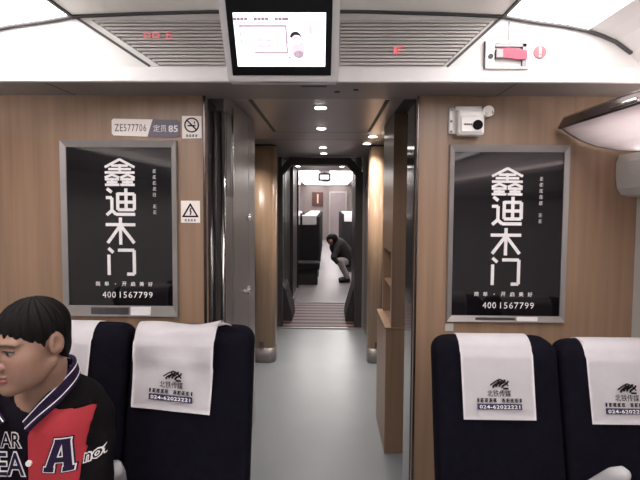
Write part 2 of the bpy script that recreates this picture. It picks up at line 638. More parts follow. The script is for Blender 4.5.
for s in (-1, 1):
    xo = -.62 if s < 0 else .38
    bm = B()
    prism(bm, [(xo, .50), (xo - s * .03, .44), (xo - s * .12, .12), (xo - s * .13, 0.006), (xo, 0.006)], 'y', 6.75, 7.35)
    obj('rubber_skirt', bm, 'rubber', g)

# ---- the next car
struct('floor_next_car', bx(-1.9, 1.4, 8.0, 21.4, -.05, 0), 'floor_far')
struct('ceiling_next_vestibule', bx(-1.5, 1.3, 8.0, 9.35, CZ, CZ + .04), 'corridor_ceiling')
struct('wall_next_left', bx(-.66, -.572, 8.0, 9.0, 0, CZ), 'steel_dark')
struct('wall_next_right', bx(.56, .62, 8.0, 9.75, 0, CZ), 'steel')
struct('wall_next_partition_left', bx(-1.9, -.545, 9.02, 9.55, 0, 2.24), 'black_gloss')
struct('wall_next_partition_right', bx(.56, 1.4, 9.75, 9.80, 0, 2.4), 'white')
bm = B()
for y in (8.2, 8.5, 8.75):
    box(bm, -.571, -.566, y, y + .03, .05, 2.2)
struct('trim_12', bm, 'steel')
struct('baseboard_next_left', bx(-.575, -.548, 8.0, 9.0, 0, .07), 'alu')
struct('ceiling_next_car', bx(-1.9, 1.4, 9.35, 21.4, 2.40, 2.45), 'white')
struct('wall_next_header', bx(-1.9, 1.4, 9.33, 9.36, 2.25, 2.42), 'white')
struct('wall_next_side_left', bx(-1.95, -1.9, 9.7, 21.4, 0, 2.42), 'wall')
struct('wall_next_side_right', bx(1.4, 1.45, 9.7, 21.4, 0, 2.42), 'wall')
struct('wall_next_end', bx(-1.9, 1.4, 21.3, 21.4, 0, 2.42), 'far_panel')
d3 = struct('door_3', bx(.10, .74, 21.24, 21.30, 0, 2.02), 'far_door')
obj('door_frame', ring(B(), [(.03, 0), (.03, 2.10), (.81, 2.10), (.81, 0)], [(.10, 0), (.10, 2.02), (.74, 2.02), (.74, 0)], 21.22, 21.30),
    'alu', d3)
for x, side in ((-.98, 'left'), (.03, 'right')):
    o = obj('ceiling_light', bx(x, x + .75, 9.5, 21.2, 2.385, 2.40), 'glow_far')
    tag(o, 'white light strip on the far car ceiling, ' + ('above the left seat column' if x < 0 else 'above the crouching person'), 'ceiling light')

# ================================================================== THINGS ON THE END PANEL
for s in (-1, 1):
    g = root('ventilation_grille', ('slatted grey ventilation grille between left ceiling light and hanging screen' if s < 0 else
             'slatted grey ventilation grille between hanging screen and red brake handle'), 'grille',
             (-.6 if s < 0 else .25, 1.976, 2.2), 'ventilation grilles over the doorway')
    def sx(z):
        if s < 0:
            return -.714 + (z - 2.209) / (2.404 - 2.209) * (-.296) + .045
        return .465 + (z - 2.209) / (2.398 - 2.209) * .203 - .02
    xin = -.412 if s < 0 else .045
    bm = B()
    z0, z1 = 2.216, 2.392
    prism(bm, [(sx(z0), z0), (sx(z1), z1), (xin, z1), (xin, z0)], 'y', 1.9725, 1.976)
    obj('backing', bm, 'grille_gap', g)
    bm = B()
    n = 13
    for k in range(n):
        za = z0 + (z1 - z0) * k / n
        zb = za + (z1 - z0) / n * .70
        x_ = sx(za)
        prism(bm, [(1.9625, za), (1.9725, za + .001), (1.9725, zb), (1.9655, zb)], 'x', min(x_, xin), max(x_, xin))
    obj('slats', bm, 'grille', g)
# little red displays on the grilles
o = root('led_display', 'small glowing red digit display on the left grille', 'display', (-.67, 1.96, 2.33))
bm = B()
for dx in (-.06, -.025):
    ring(bm, [(-.672 + dx, 2.318), (-.672 + dx, 2.338), (-.645 + dx, 2.338), (-.645 + dx, 2.318)],
         [(-.668 + dx, 2.322), (-.668 + dx, 2.334), (-.649 + dx, 2.334), (-.649 + dx, 2.322)], 1.9585, 1.9615)
obj('symbol', bm, 'led', o)
fit_text('digit', '6', .024, .036, (-.632, 1.9590, 2.330), 'led', o)
o = root('led_display', 'small glowing red symbol display on the right grille', 'display', (.267, 1.96, 2.26))
bm = B()
box(bm, .252, .266, 1.9585, 1.9625, 2.257, 2.285)
stroke(bm, [(.272, 2.257), (.272, 2.285), (.290, 2.285)], .004, 1.960)
stroke(bm, [(.272, 2.271), (.288, 2.271)], .004, 1.960)
obj('symbol', bm, 'led', o)

# hanging screen, tilted down from the ceiling
tv = root('hanging_screen', 'wedge-shaped white-cased television screen hanging over the doorway', 'television', (-.176, 1.9, 2.133))
P0, UP = Vector((0, 1.9, 2.133)), Vector((0, -.686, .728))
NRM = Vector((0, -.728, -.686))


def tvp(x, s, d=0.0):
    p = P0 + UP * s + NRM * d
    return Vector((x, p.y, p.z))


def tvq(bm, pts, d0, d1):
    """Extrude an outline (x, s) in the screen's plane between two offsets along its normal."""
    a = [bm.verts.new(tvp(x, s, d0)) for x, s in pts]
    b = [bm.verts.new(tvp(x, s, d1)) for x, s in pts]
    bm.faces.new(a)
    bm.faces.new(b[::-1])
    n = len(pts)
    for i in range(n):
        bm.faces.new((a[i], b[i], b[(i + 1) % n], a[(i + 1) % n]))
    return bm


bm = B()
co = [bm.verts.new(p) for p in (tvp(-.387, 0), tvp(.034, 0), tvp(.036, .39), tvp(-.379, .39),
                                (-.387, 1.972, 2.14), (.034, 1.972, 2.14), (.036, 1.972, 2.42), (-.379, 1.972, 2.42))]
for f in ((0, 1, 2, 3), (4, 5, 6, 7), (0, 1, 5, 4), (2, 3, 7, 6), (0, 3, 7, 4), (1, 2, 6, 5)):
    bm.faces.new([co[i] for i in f])
bmesh.ops.bevel(bm, geom=bm.edges[:], offset=.006, segments=2, affect='EDGES')
obj('casing', bm, 'band', tv)
obj('bezel', tvq(B(), [(-.364, .030), (.007, .030), (.011, .375), (-.350, .375)], -.01, .004), 'black', tv)
sc_ = obj('screen', tvq(B(), [(-.340, .067), (-.015, .067), (-.012, .266), (-.333, .266)], .0, .0050), 'screen', tv, 'lit white screen')


def scr(name, polys, m, d=.0056):
    bm = B()
    for p in polys:
        tvq(bm, p, .004, d)
    return obj(name, bm, m, sc_)


def rect(x0, x1, s0, s1):
    return [(x0, s0), (x1, s0), (x1, s1), (x0, s1)]


def scr_ell(cx, cs, rx, rs, n=18, a0=0, a1=360):
    return [(cx + rx * math.cos(R(a0 + (a1 - a0) * k / n)), cs + rs * math.sin(R(a0 + (a1 - a0) * k / n))) for k in range(n + (a1 - a0 != 360))]


# screen coordinates: x from the photo's screen, s up the panel
for ks in ((0, .9, 1.8, 2.7), (5, 5.9, 6.8, 7.7), (10, 10.9, 11.8, 12.5)):
    scr('heading', [rect(-.335 + .0145 * k, -.335 + .0145 * k + .0115, .239, .250) for k in ks], 'scr_frame')
scr('underline', [rect(-.312, -.160, .231, .235)], 'scr_pink')
scr('picture_frame', [rect(-.316, -.150, .217, .223), rect(-.272, -.150, .118, .124), rect(-.155, -.150, .118, .223),
                      rect(-.316, -.313, .135, .222)], 'scr_frame')
scr('picture', [scr_ell(-.233, .168, .030, .007), scr_ell(-.232, .188, .017, .006), scr_ell(-.235, .148, .034, .006),
                scr_ell(-.228, .201, .012, .004), rect(-.236, -.228, .15, .2)], 'scr_pale')
scr('figure_body', [scr_ell(-.113, .137, .026, .034), scr_ell(-.118, .168, .019, .018), rect(-.150, -.128, .158, .166)], 'scr_pale')
scr('figure_dress', [scr_ell(-.111, .115, .018, .015)], 'scr_grey', .0060)
arc_o = scr_ell(-.120, .180, .020, .020, 14, 0, 180)
arc_i = scr_ell(-.117, .178, .015, .011, 14, 180, 0)
scr('figure_hair', [arc_o + scr_ell(-.117, .178, .015, .010, 14, 180, 0)], 'scr_dark', .0064)
scr('smudge', [scr_ell(-.066, .206, .008, .020), rect(-.060, -.045, .214, .217)], 'scr_pale')
scr('dot', [scr_ell(-.144, .103, .004, .004)], 'scr_frame')

# emergency brake handle box
g = root('emergency_brake', 'white recessed brake box with a red pull handle above the header', 'brake handle', (.70, 1.976, 2.2))
obj('frame', ring(B(), [(.611, 2.202), (.611, 2.308), (.782, 2.308), (.782, 2.202)], [(.645, 2.208), (.645, 2.298), (.770, 2.298), (.770, 2.208)], 1.958, 1.976),
    'white', g)
obj('outline', ring(B(), [(.608, 2.202), (.608, 2.311), (.785, 2.311), (.785, 2.202)], [(.611, 2.203), (.611, 2.308), (.782, 2.308), (.782, 2.203)], 1.972, 1.976), 'steel_dark', g)
obj('recess', bx(.645, .770, 1.9735, 1.9757, 2.208, 2.298), 'white', g)
obj('rail', box(bx(.648, .768, 1.960, 1.974, 2.286, 2.297), .755, .770, 1.960, 1.974, 2.210, 2.297), 'steel_dark', g)
bm = B()
pr_ = [(.652, .017), (.68, .019), (.72, .020), (.755, .018), (.770, .012)]
for k in range(12):
    t0, t1 = k / 12, (k + 1) / 12
    xa, xb = .650 + .119 * t0, .650 + .119 * t1
    za = 2.256 + .004 * math.sin(t0 * 5)
    zb = 2.256 + .004 * math.sin(t1 * 5)
    ha, hb = .016 + .004 * math.sin(t0 * 3.1), .016 + .004 * math.sin(t1 * 3.1)
    prism(bm, [(xa, za - ha), (xa, za + ha), (xb, zb + hb), (xb, zb - hb)], 'y', 1.950, 1.966)
obj('handle', bm, 'red', g, 'red pull handle')
obj('hinge', bx(.648, .676, 1.949, 1.967, 2.240, 2.274, bev=.002), 'steel_dark', g)
obj('latch', disc(B(), (.630, 1.957, 2.248), .0095, 'y', .006), 'black', g)

g = root('alarm_sign', 'round red sign with a white exclamation bar beside the brake handle', 'sign', (.827, 1.976, 2.269))
obj('plate', disc(B(), (.827, 1.9735, 2.269), .025, 'y', .004, 32), 'red_sign', g)
obj('symbol', box(bx(.823, .831, 1.9705, 1.973, 2.262, 2.288), .823, .831, 1.9705, 1.973, 2.250, 2.257), 'ink', g)

# ================================================================== POSTERS
CH = {
    'jin3': [[(0, .70), (.5, 1), (1, .70)], [(.22, .76), (.78, .76)], [(.12, .63), (.88, .63)], [(.5, .82), (.5, .50)], [(.0, .50), (1, .50)],
             [(0, .30), (.24, .42), (.48, .30)], [(.0, .24), (.48, .24)], [(.24, .30), (.24, .03)], [(.06, .13), (.42, .13)], [(0, .03), (.48, .03)],
             [(.52, .30), (.76, .42), (1, .30)], [(.52, .24), (1, .24)], [(.76, .30), (.76, .03)], [(.58, .13), (.94, .13)], [(.52, .03), (1, .03)]],
    'di': [[(.06, .99), (.22, .86)], [(.02, .66), (.22, .66), (.22, .19), (.04, .02)], [(.22, .19), (.36, .05), (1, .05)],
           [(.42, .80), (.98, .80), (.98, .22), (.42, .22), (.42, .84)], [(.42, .50), (.98, .50)], [(.70, 1), (.70, .22)]],
    'mu': [[(.0, .74), (1, .74)], [(.5, 1), (.5, 0)], [(.5, .72), (.06, .06)], [(.5, .72), (.96, .06)]],
    'men': [[(.08, 1), (.24, .84)], [(.09, .76), (.09, 0)], [(.40, .93), (.95, .93), (.95, .04), (.70, .04)]],
}


def poster(name_label, x0, x1, z0, z1, ix0, ix1, iz0, iz1, tx0, tx1, zchars, caption, phone, sidex, sidez, seed):
    g = root('wall_poster', name_label, 'poster', ((x0 + x1) / 2, YB, z0), 'framed black door posters')
    y = YB
    bm = B()
    o2 = [(x0, z0), (x0, z1), (x1, z1), (x1, z0)]
    i2 = [(ix0, iz0), (ix0, iz1), (ix1, iz1), (ix1, iz0)]
    n = 4
    for k in range(n):
        kk = (k + 1) % n
        # sloping frame mouldings: raised outer lip falling to the print
        a, b, c, d = o2[k], o2[kk], i2[kk], i2[k]
        vs = [bm.verts.new(p) for p in ((a[0], y, a[1]), (b[0], y, b[1]), (b[0], y - .020, b[1]), (a[0], y - .020, a[1]),
                                        (d[0], y - .012, d[1]), (c[0], y - .012, c[1]), (c[0], y - .002, c[1]), (d[0], y - .002, d[1]))]
        for f in ((0, 1, 2, 3), (3, 2, 5, 4), (4, 5, 6, 7), (7, 6, 1, 0)):
            bm.faces.new([vs[q] for q in f])
    obj('frame', bm, 'alu', g)
    pn = obj('print', bx(ix0, ix1, y - .006, y - .001, iz0, iz1), 'poster', g, 'glossy black print')
    yt = y - .0072
    bm = B()
    wd = (tx1 - tx0) * .105
    for key, (ca, cb) in zip(('jin3', 'di', 'mu', 'men'), zchars):
        for st in CH[key]:
            stroke(bm, [(tx0 + (tx1 - tx0) * u, ca + (cb - ca) * v) for u, v in st], wd * (.78 if key == 'jin3' else 1), yt)
    obj('lettering', bm, 'ink', pn, 'large white characters')
    cx, cz, cw = caption
    for q, c in enumerate('简单·开启美好'):
        xx = cx - cw / 2 + cw * q / 6
        if c == '·':
            obj('dot', disc(B(), (xx, yt, cz), .003, 'y', .001, 10), 'ink', pn)
        else:
            fit_text('caption', c, .021, .021, (xx, yt, cz), 'ink', pn, bold=.012)
    px, pz, pw = phone
    fit_text('phone_number', '400', pw * .265, .029, (px - pw * .367, yt, pz), 'ink', pn, spacing=1.12)
    fit_text('phone_number', '1567799', pw * .655, .029, (px + pw * .172, yt, pz), 'ink', pn, spacing=1.12)
    for ks in ((0, 1, 2, 3, 4), (6, 7)):
        bm = B()
        for k in ks:
            pseudo(bm, sidex, sidez[1] - (sidez[1] - sidez[0]) * (k + .5) / 8, .018, yt, seed + k)
        obj('side_line', bm, 'ink_dim', pn)
    obj('clip', bx(ix0 + (ix1 - ix0) * .60, ix0 + (ix1 - ix0) * .79, y - .021, y - .010, z0 + .006, iz0 - .004), 'ink', g)
    obj('clip', bx(ix0 + (ix1 - ix0) * .22, ix0 + (ix1 - ix0) * .58, y - .021, y - .010, z0 + .010, iz0 - .006), 'steel_dark', g)
    return g


def zz(u, v):          # measured heights on the bulkhead: pixel rows to metres
    return 1.68 - (v - 201) / 490 * 2.25


poster('black glossy framed advertising poster to the left of the doorway', -1.227, -.693, 1.140, 1.950, -1.203, -.717, 1.188, 1.920,
       -1.026, -.889, ((1.745, 1.865), (1.607, 1.732), (1.473, 1.598), (1.331, 1.456)), (-.945, 1.290, .245), (-.930, 1.239, .235),
       -.797, (1.61, 1.825), 11)
poster('black glossy framed advertising poster to the right of the doorway, under the white wall camera', .548, 1.084, 1.131, 1.937,
       .570, 1.064, 1.158, 1.906,
       .742, .880, ((1.712, 1.833), (1.575, 1.705), (1.437, 1.562), (1.300, 1.425)), (.806, 1.258, .245), (.830, 1.206, .235),
       .965, (1.58, 1.80), 31)

# number plate and small signs
g = root('number_plate', 'white and mauve car number plate above the left poster', 'sign', (-.84, YB, 2.0))
y = YB - .003
bm = B()
prism(bm, [(-.984, 1.974), (-.992, 1.982), (-.992, 2.042), (-.984, 2.050), (-.803, 2.047), (-.828, 1.969)], 'y', y - .002, YB)
obj('plate', bm, 'sign_white', g)
bm = B()
prism(bm, [(-.828, 1.969), (-.803, 2.047), (-.690, 2.045), (-.681, 2.037), (-.681, 1.974), (-.690, 1.966)], 'y', y - .002, YB)
obj('plate', bm, 'sign_mauve', g, 'mauve half of the plate')
fit_text('number', 'ZE577706', .146, .034, (-.905, y - .003, 2.009), 'sign_mauve', g, spacing=1.15, bold=.01)
fit_text('capacity', '定员', .060, .032, (-.770, y - .003, 2.006), 'ink', g)
fit_text('capacity', '85', .044, .031, (-.709, y - .003, 2.005), 'ink', g, bold=.02)

g = root('no_smoking_sign', 'small white no smoking sign beside the number plate', 'sign', (-.625, YB, 2.01))
obj('plate', bx(-.669, -.580, YB - .004, YB, 1.962, 2.063), 'sign_white', g)
bm = B()
c = (-.6245, 2.022)
ring(bm, [(c[0] + .034 * math.cos(R(a)), c[1] + .034 * math.sin(R(a))) for a in range(0, 360, 12)],
     [(c[0] + .028 * math.cos(R(a)), c[1] + .028 * math.sin(R(a))) for a in range(0, 360, 12)], YB - .006, YB - .004)
stroke(bm, [(c[0] - .021, c[1] + .021), (c[0] + .021, c[1] - .021)], .006, YB - .005)
stroke(bm, [(c[0] - .019, c[1] - .003), (c[0] + .017, c[1] - .003)], .006, YB - .005)
stroke(bm, [(c[0] + .013, c[1] + .006), (c[0] + .013, c[1] + .016)], .004, YB - .005)
obj('symbol', bm, 'ink_black', g)
bm = B()
for k in range(4):
    pseudo(bm, -.645 + .014 * k, 1.974, .011, YB - .005, 60 + k)
obj('small_print', bm, 'ink_black', g)

g = root('warning_sign', 'small white sign with a black warning triangle beside the left poster', 'sign', (-.635, YB, 1.62))
obj('plate', bx(-.678, -.590, YB - .004, YB, 1.576, 1.678), 'sign_white', g)
bm = B()
ring(bm, [(-.673, 1.602), (-.634, 1.668), (-.595, 1.602)], [(-.661, 1.609), (-.634, 1.654), (-.607, 1.609)], YB - .006, YB - .004)
stroke(bm, [(-.630, 1.645), (-.636, 1.630), (-.630, 1.628), (-.635, 1.612)], .005, YB - .005)
obj('symbol', bm, 'ink_black', g)
bm = B()
for k in range(4):
    pseudo(bm, -.655 + .014 * k, 1.588, .010, YB - .005, 70 + k)
obj('small_print', bm, 'ink_black', g)
o = obj('wall_label', bx(.545, .583, YB - .003, YB, 1.083, 1.118), 'wall')
tag(o, 'tiny grey label stuck under the right poster frame, behind the aisle seat', 'label')

# white camera box on the right panel
g = root('wall_camera', 'white wall-mounted camera box with a round black lens above the right poster', 'camera', (.627, YB, 2.03))
obj('back_plate', bx(.540, .655, YB - .02, YB, 1.985, 2.100, bev=.006), 'camera_white', g)
obj('housing', bx(.567, .683, YB - .075, YB - .018, 1.972, 2.085, bev=.014, seg=3), 'camera_white', g, smooth=False)
obj('cover', bx(.577, .672, YB - .083, YB - .07, 1.984, 2.055, bev=.005), 'camera_white', g)
obj('lens', disc(B(), (.648, YB - .085, 2.015), .021, 'y', .012, 28), 'ink_black', g, 'round black lens')
obj('hinge', tube(B(), [(.560, YB - .05, 2.091), (.672, YB - .05, 2.091)], .010, 12), 'camera_white', g, smooth=True)
bm = B()
for (x, z) in ((.549, 1.994), (.549, 2.092), (.549, 2.04)):
    obj('screw', disc(B(), (x, YB - .022, z), .0055, 'y', .005, 12), 'steel_dark', g)
cn = obj('connector', disc(B(), (.700, YB - .045, 2.078), .024, 'y', .045, 24), 'camera_white', g, 'round cable connector')
obj('cap', disc(B(), (.700, YB - .072, 2.078), .014, 'y', .012, 18), 'sign_white', cn)
obj('cable', tube(B(), [(.700, YB - .072, 2.080), (.712, YB - .075, 2.076), (.722, YB - .06, 2.066), (.716, YB - .045, 2.058), (.700, YB - .02, 2.056), (.69, YB - .004, 2.052)], .0045, 8),
    'steel', g, smooth=True)
bm = B()
for k in range(4):
    pseudo(bm, .594 + .009 * k, 2.018, .008, YB - .0840, 90 + k)
obj('small_print', bm, 'ink_black', g)

# door sensors under the header
for x, yy, lb in ((.035, 2.17, 'small black door sensor dot under the header, the one nearer the left pillar'),
                  (.115, 2.13, 'small black door sensor dot under the header, the one nearer the right pillar')):
    bm = disc(B(), (x, yy, 2.1555), .012, 'z', .006, 16)
    tag(obj('door_sensor', bm, 'black'), lb, 'sensor')
o = obj('sensor_slot', bx(-.115, -.01, 2.06, 2.075, 2.1515, 2.156), 'steel_dark')
tag(o, 'narrow grey slot plate in the underside of the header below the screen', 'sensor')

# ================================================================== LUGGAGE RACK
g = root('luggage_rack', 'frosted white luggage rack with a dark metal rail on the window wall', 'luggage rack', (1.40, 2.2, 1.9))
prof = [(1.028, 2.008), (1.06, 1.984), (1.11, 1.956), (1.18, 1.930), (1.28, 1.912), (1.40, 1.906)]
pr2 = prof + [(1.40, 1.918), (1.28, 1.924), (1.18, 1.942), (1.115, 1.967), (1.07, 1.994), (1.04, 2.016)]
obj('shelf', prism(B(), pr2, 'y', YR + .05, 2.20), 'frost', g, 'frosted white shelf underside')
bm = B()
prism(bm, [(1.012, 2.010), (1.018, 2.004), (1.030, 2.006), (1.052, 2.040), (1.046, 2.054), (1.034, 2.050)], 'y', YR + .05, 2.205)
rl = obj('front_rail', bm, 'rack_metal', g, 'dark metal front rail')
obj('rail_bead', tube(B(), [(1.040, YR + .05, 2.053), (1.040, 2.206, 2.053)], .006, 10), 'chrome', rl, smooth=True)
obj('reading_lamp', tube(B(), [(1.017, 1.66, 2.022), (1.017, 1.80, 2.022)], .007, 10), 'chrome', rl, smooth=True)
bm = B()
ec = prof[:3]
prism(bm, ec + [(1.11, 1.972), (1.05, 2.01), (1.03, 2.012)], 'y', 2.196, 2.214)
obj('end_cap', bm, 'rubber', g)
obj('end_trim', prism(B(), [(x, z - .004) for x, z in prof] + [(x, z + .004) for x, z in reversed(prof)], 'y', 2.198, 2.206), 'alu', g)
obj('bracket', bx(1.36, 1.40, 1.7, 1.74, 1.91, 1.99), 'alu', g)
obj('rack_fill_strip', bx(1.31, 1.385, YR + .1, 2.12, 1.935, 1.960, bev=.008), 'cove', g, 'added light strip behind the rack, brightening the ceiling')  # unseen strip added to brighten the ceiling and the frosted shelf
struct('trim_13', prism(B(), [(XL, 1.90), (XL + .25, 1.94), (XL + .33, 2.0), (XL + .32, 2.01), (XL + .24, 1.955), (XL, 1.92)], 'y', YR + .05, 2.2), 'white')
struct('trim_fill_left', bx(XL + .015, XL + .09, YR + .1, 2.12, 1.935, 1.960, bev=.008), 'cove')  # glowing strip out of view, added to brighten the ceiling

# ================================================================== CORRIDOR FITTINGS
g = root('equipment_cabinet', 'tall grey metal corridor cabinet with two latched doors beside the left door edge', 'cabinet', (-.9, 2.6, 0))
obj('body', bx(-1.2, -.546, 2.60, 3.62, 0, 2.245), 'steel', g)
d_ = obj('door', bx(-.552, -.541, 2.78, 3.325, .04, 2.20, bev=.003), 'steel', g)
obj('hinge_strip', bx(-.545, -.536, 2.775, 2.79, .04, 2.2), 'chrome', d_)
for z in (1.565, 1.07):
    obj('latch', box(bx(-.545, -.520, 3.20, 3.29, z - .012, z + .012, bev=.004), -.548, -.530, 3.29, 3.33, z - .025, z + .025, bev=.004), 'chrome', d_)
d_ = obj('door', bx(-.552, -.541, 3.335, 3.61, .04, 2.20, bev=.003), 'steel', g)
obj('recess_panel', bx(-.548, -.543, 2.62, 2.765, 1.70, 2.16), 'steel_dark', g)


def pillar(label, cx, cy, rx, ry, side):
    g = root('wooden_pillar', label, 'pillar', (cx, cy, 0), 'wood-clad corridor pillars')
    n = 20
    def outl(k):
        # rounded column outline (superellipse)
        pts = []
        for q in range(40):
            a = 2 * math.pi * q / 40
            ca, sa = math.cos(a), math.sin(a)
            pts.append((cx + math.copysign(abs(ca) ** .6, ca) * rx * k, cy + math.copysign(abs(sa) ** .6, sa) * ry * k))
        return pts
    o = obj('column', prism(B(), outl(1), 'z', .16, 2.236), 'wood_pillar', g, smooth=True)
    o.data.polygons.foreach_set('use_smooth', [len(p.vertices) == 4 for p in o.data.polygons])
    o = obj('kick_plate', prism(B(), outl(1.006), 'z', 0, .155), 'alu', g, 'steel kick plate')
    o.data.polygons.foreach_set('use_smooth', [len(p.vertices) == 4 for p in o.data.polygons])
    obj('top_cap', prism(B(), outl(1.03), 'z', 2.236, 2.248), 'black', g)
    x = cx + side * rx * .2
    obj('vent', bx(x - .022, x + .022, cy - ry * 1.02 - .006, cy - ry * .9, .17, .225), 'steel_dark', g)


pillar('rounded wood-clad pillar beside the grey metal cabinet', -.655, 5.12, .115, .14, -1)
pillar('rounded wood-clad pillar beside the corridor cupboard with a shelf niche', .500, 5.12, .082, .12, 1)

g = root('niche_cupboard', 'tall wooden corridor cupboard with a shelf niche on the right of the doorway', 'cupboard', (.6, 3.45, 0))
obj('base', bx(.385, .62, 3.19, 3.75, 0, .84, bev=.004), 'wood', g)
obj('counter', bx(.380, .62, 3.187, 3.753, .84, .852, bev=.003), 'wood', g)
bm = bx(.420, .62, 3.19, 3.25, .852, 2.245)
box(bm, .420, .62, 3.69, 3.75, .852, 2.245)
box(bm, .420, .62, 3.25, 3.69, 1.34, 2.245)
box(bm, .600, .62, 3.25, 3.69, .852, 1.34)
obj('body', bm, 'wood_dull', g)
obj('shelf', bx(.43, .60, 3.25, 3.69, 1.09, 1.105), 'wood', g)
obj('plinth', bx(.40, .61, 3.2, 3.74, -.0, .03), 'rubber', g)

# downlights
LP = [(-.05, 3.01), (-.058, 3.87), (-.06, 5.22), (-.055, 5.87), (.385, 4.33), (.375, 4.86), (-.50, 8.06), (.22, 8.06), (-.86, 4.6), (.92, 4.6)]
LL = ['round downlight nearest the doorway, first of the middle row', 'second round downlight of the middle row from the doorway',
      'third round downlight of the middle row from the doorway', 'fourth round downlight of the middle row, nearest the gangway frame',
      'first round downlight before the right wooden pillar', 'round downlight right over the right wooden pillar',
      'small downlight beyond the gangway above the dark far partition', 'small downlight beyond the gangway above the crouching person',
      'added downlight hidden behind the grey metal cabinet, brightening the pillars', 'added downlight hidden behind the niche cupboard, brightening the pillars']  # last two: hidden lamps added to brighten the pillars
for (x, yy), lb in zip(LP, LL):
    g = root('downlight', lb, 'downlight', (x, yy, CZ), 'corridor downlights')
    bm = B()
    n = 24
    tube(bm, [(x, yy, CZ), (x, yy, CZ - .006)], .045, n)
    obj('rim', bm, 'chrome', g)
    obj('lens', disc(B(), (x, yy, CZ - .007), .034, 'z', .004, n), 'lamp', g, 'lit lens')
    ld = bpy.data.lights.new('downlight_beam', 'SPOT')
    ld.energy = SPOT_GLOW
    ld.spot_size = R(130)
    ld.spot_blend = .8
    ld.shadow_soft_size = .035
    ld.color = (1, .90, .82)
    lo = bpy.data.objects.new('downlight_beam', ld)
    link(lo, g)
    lo.location = (0, 0, -.016)
g = root('wall_lamp', 'small bright bracket lamp on the wooden niche cupboard top corner', 'lamp', (.50, 4.1, 2.2))
obj('bracket', bx(.525, .56, 4.09, 4.13, 1.90, 2.248), 'steel', g)
obj('lamp_head', bx(.490, .580, 4.08, 4.14, 2.195, 2.235, bev=.008), 'lamp', g)


# ================================================================== SEATS
SL = .24            # recline: metres back per metre up


def yf(z, top=1.19):
    return -(top - z) * SL          # front face of the backrest, local, 0 at the top


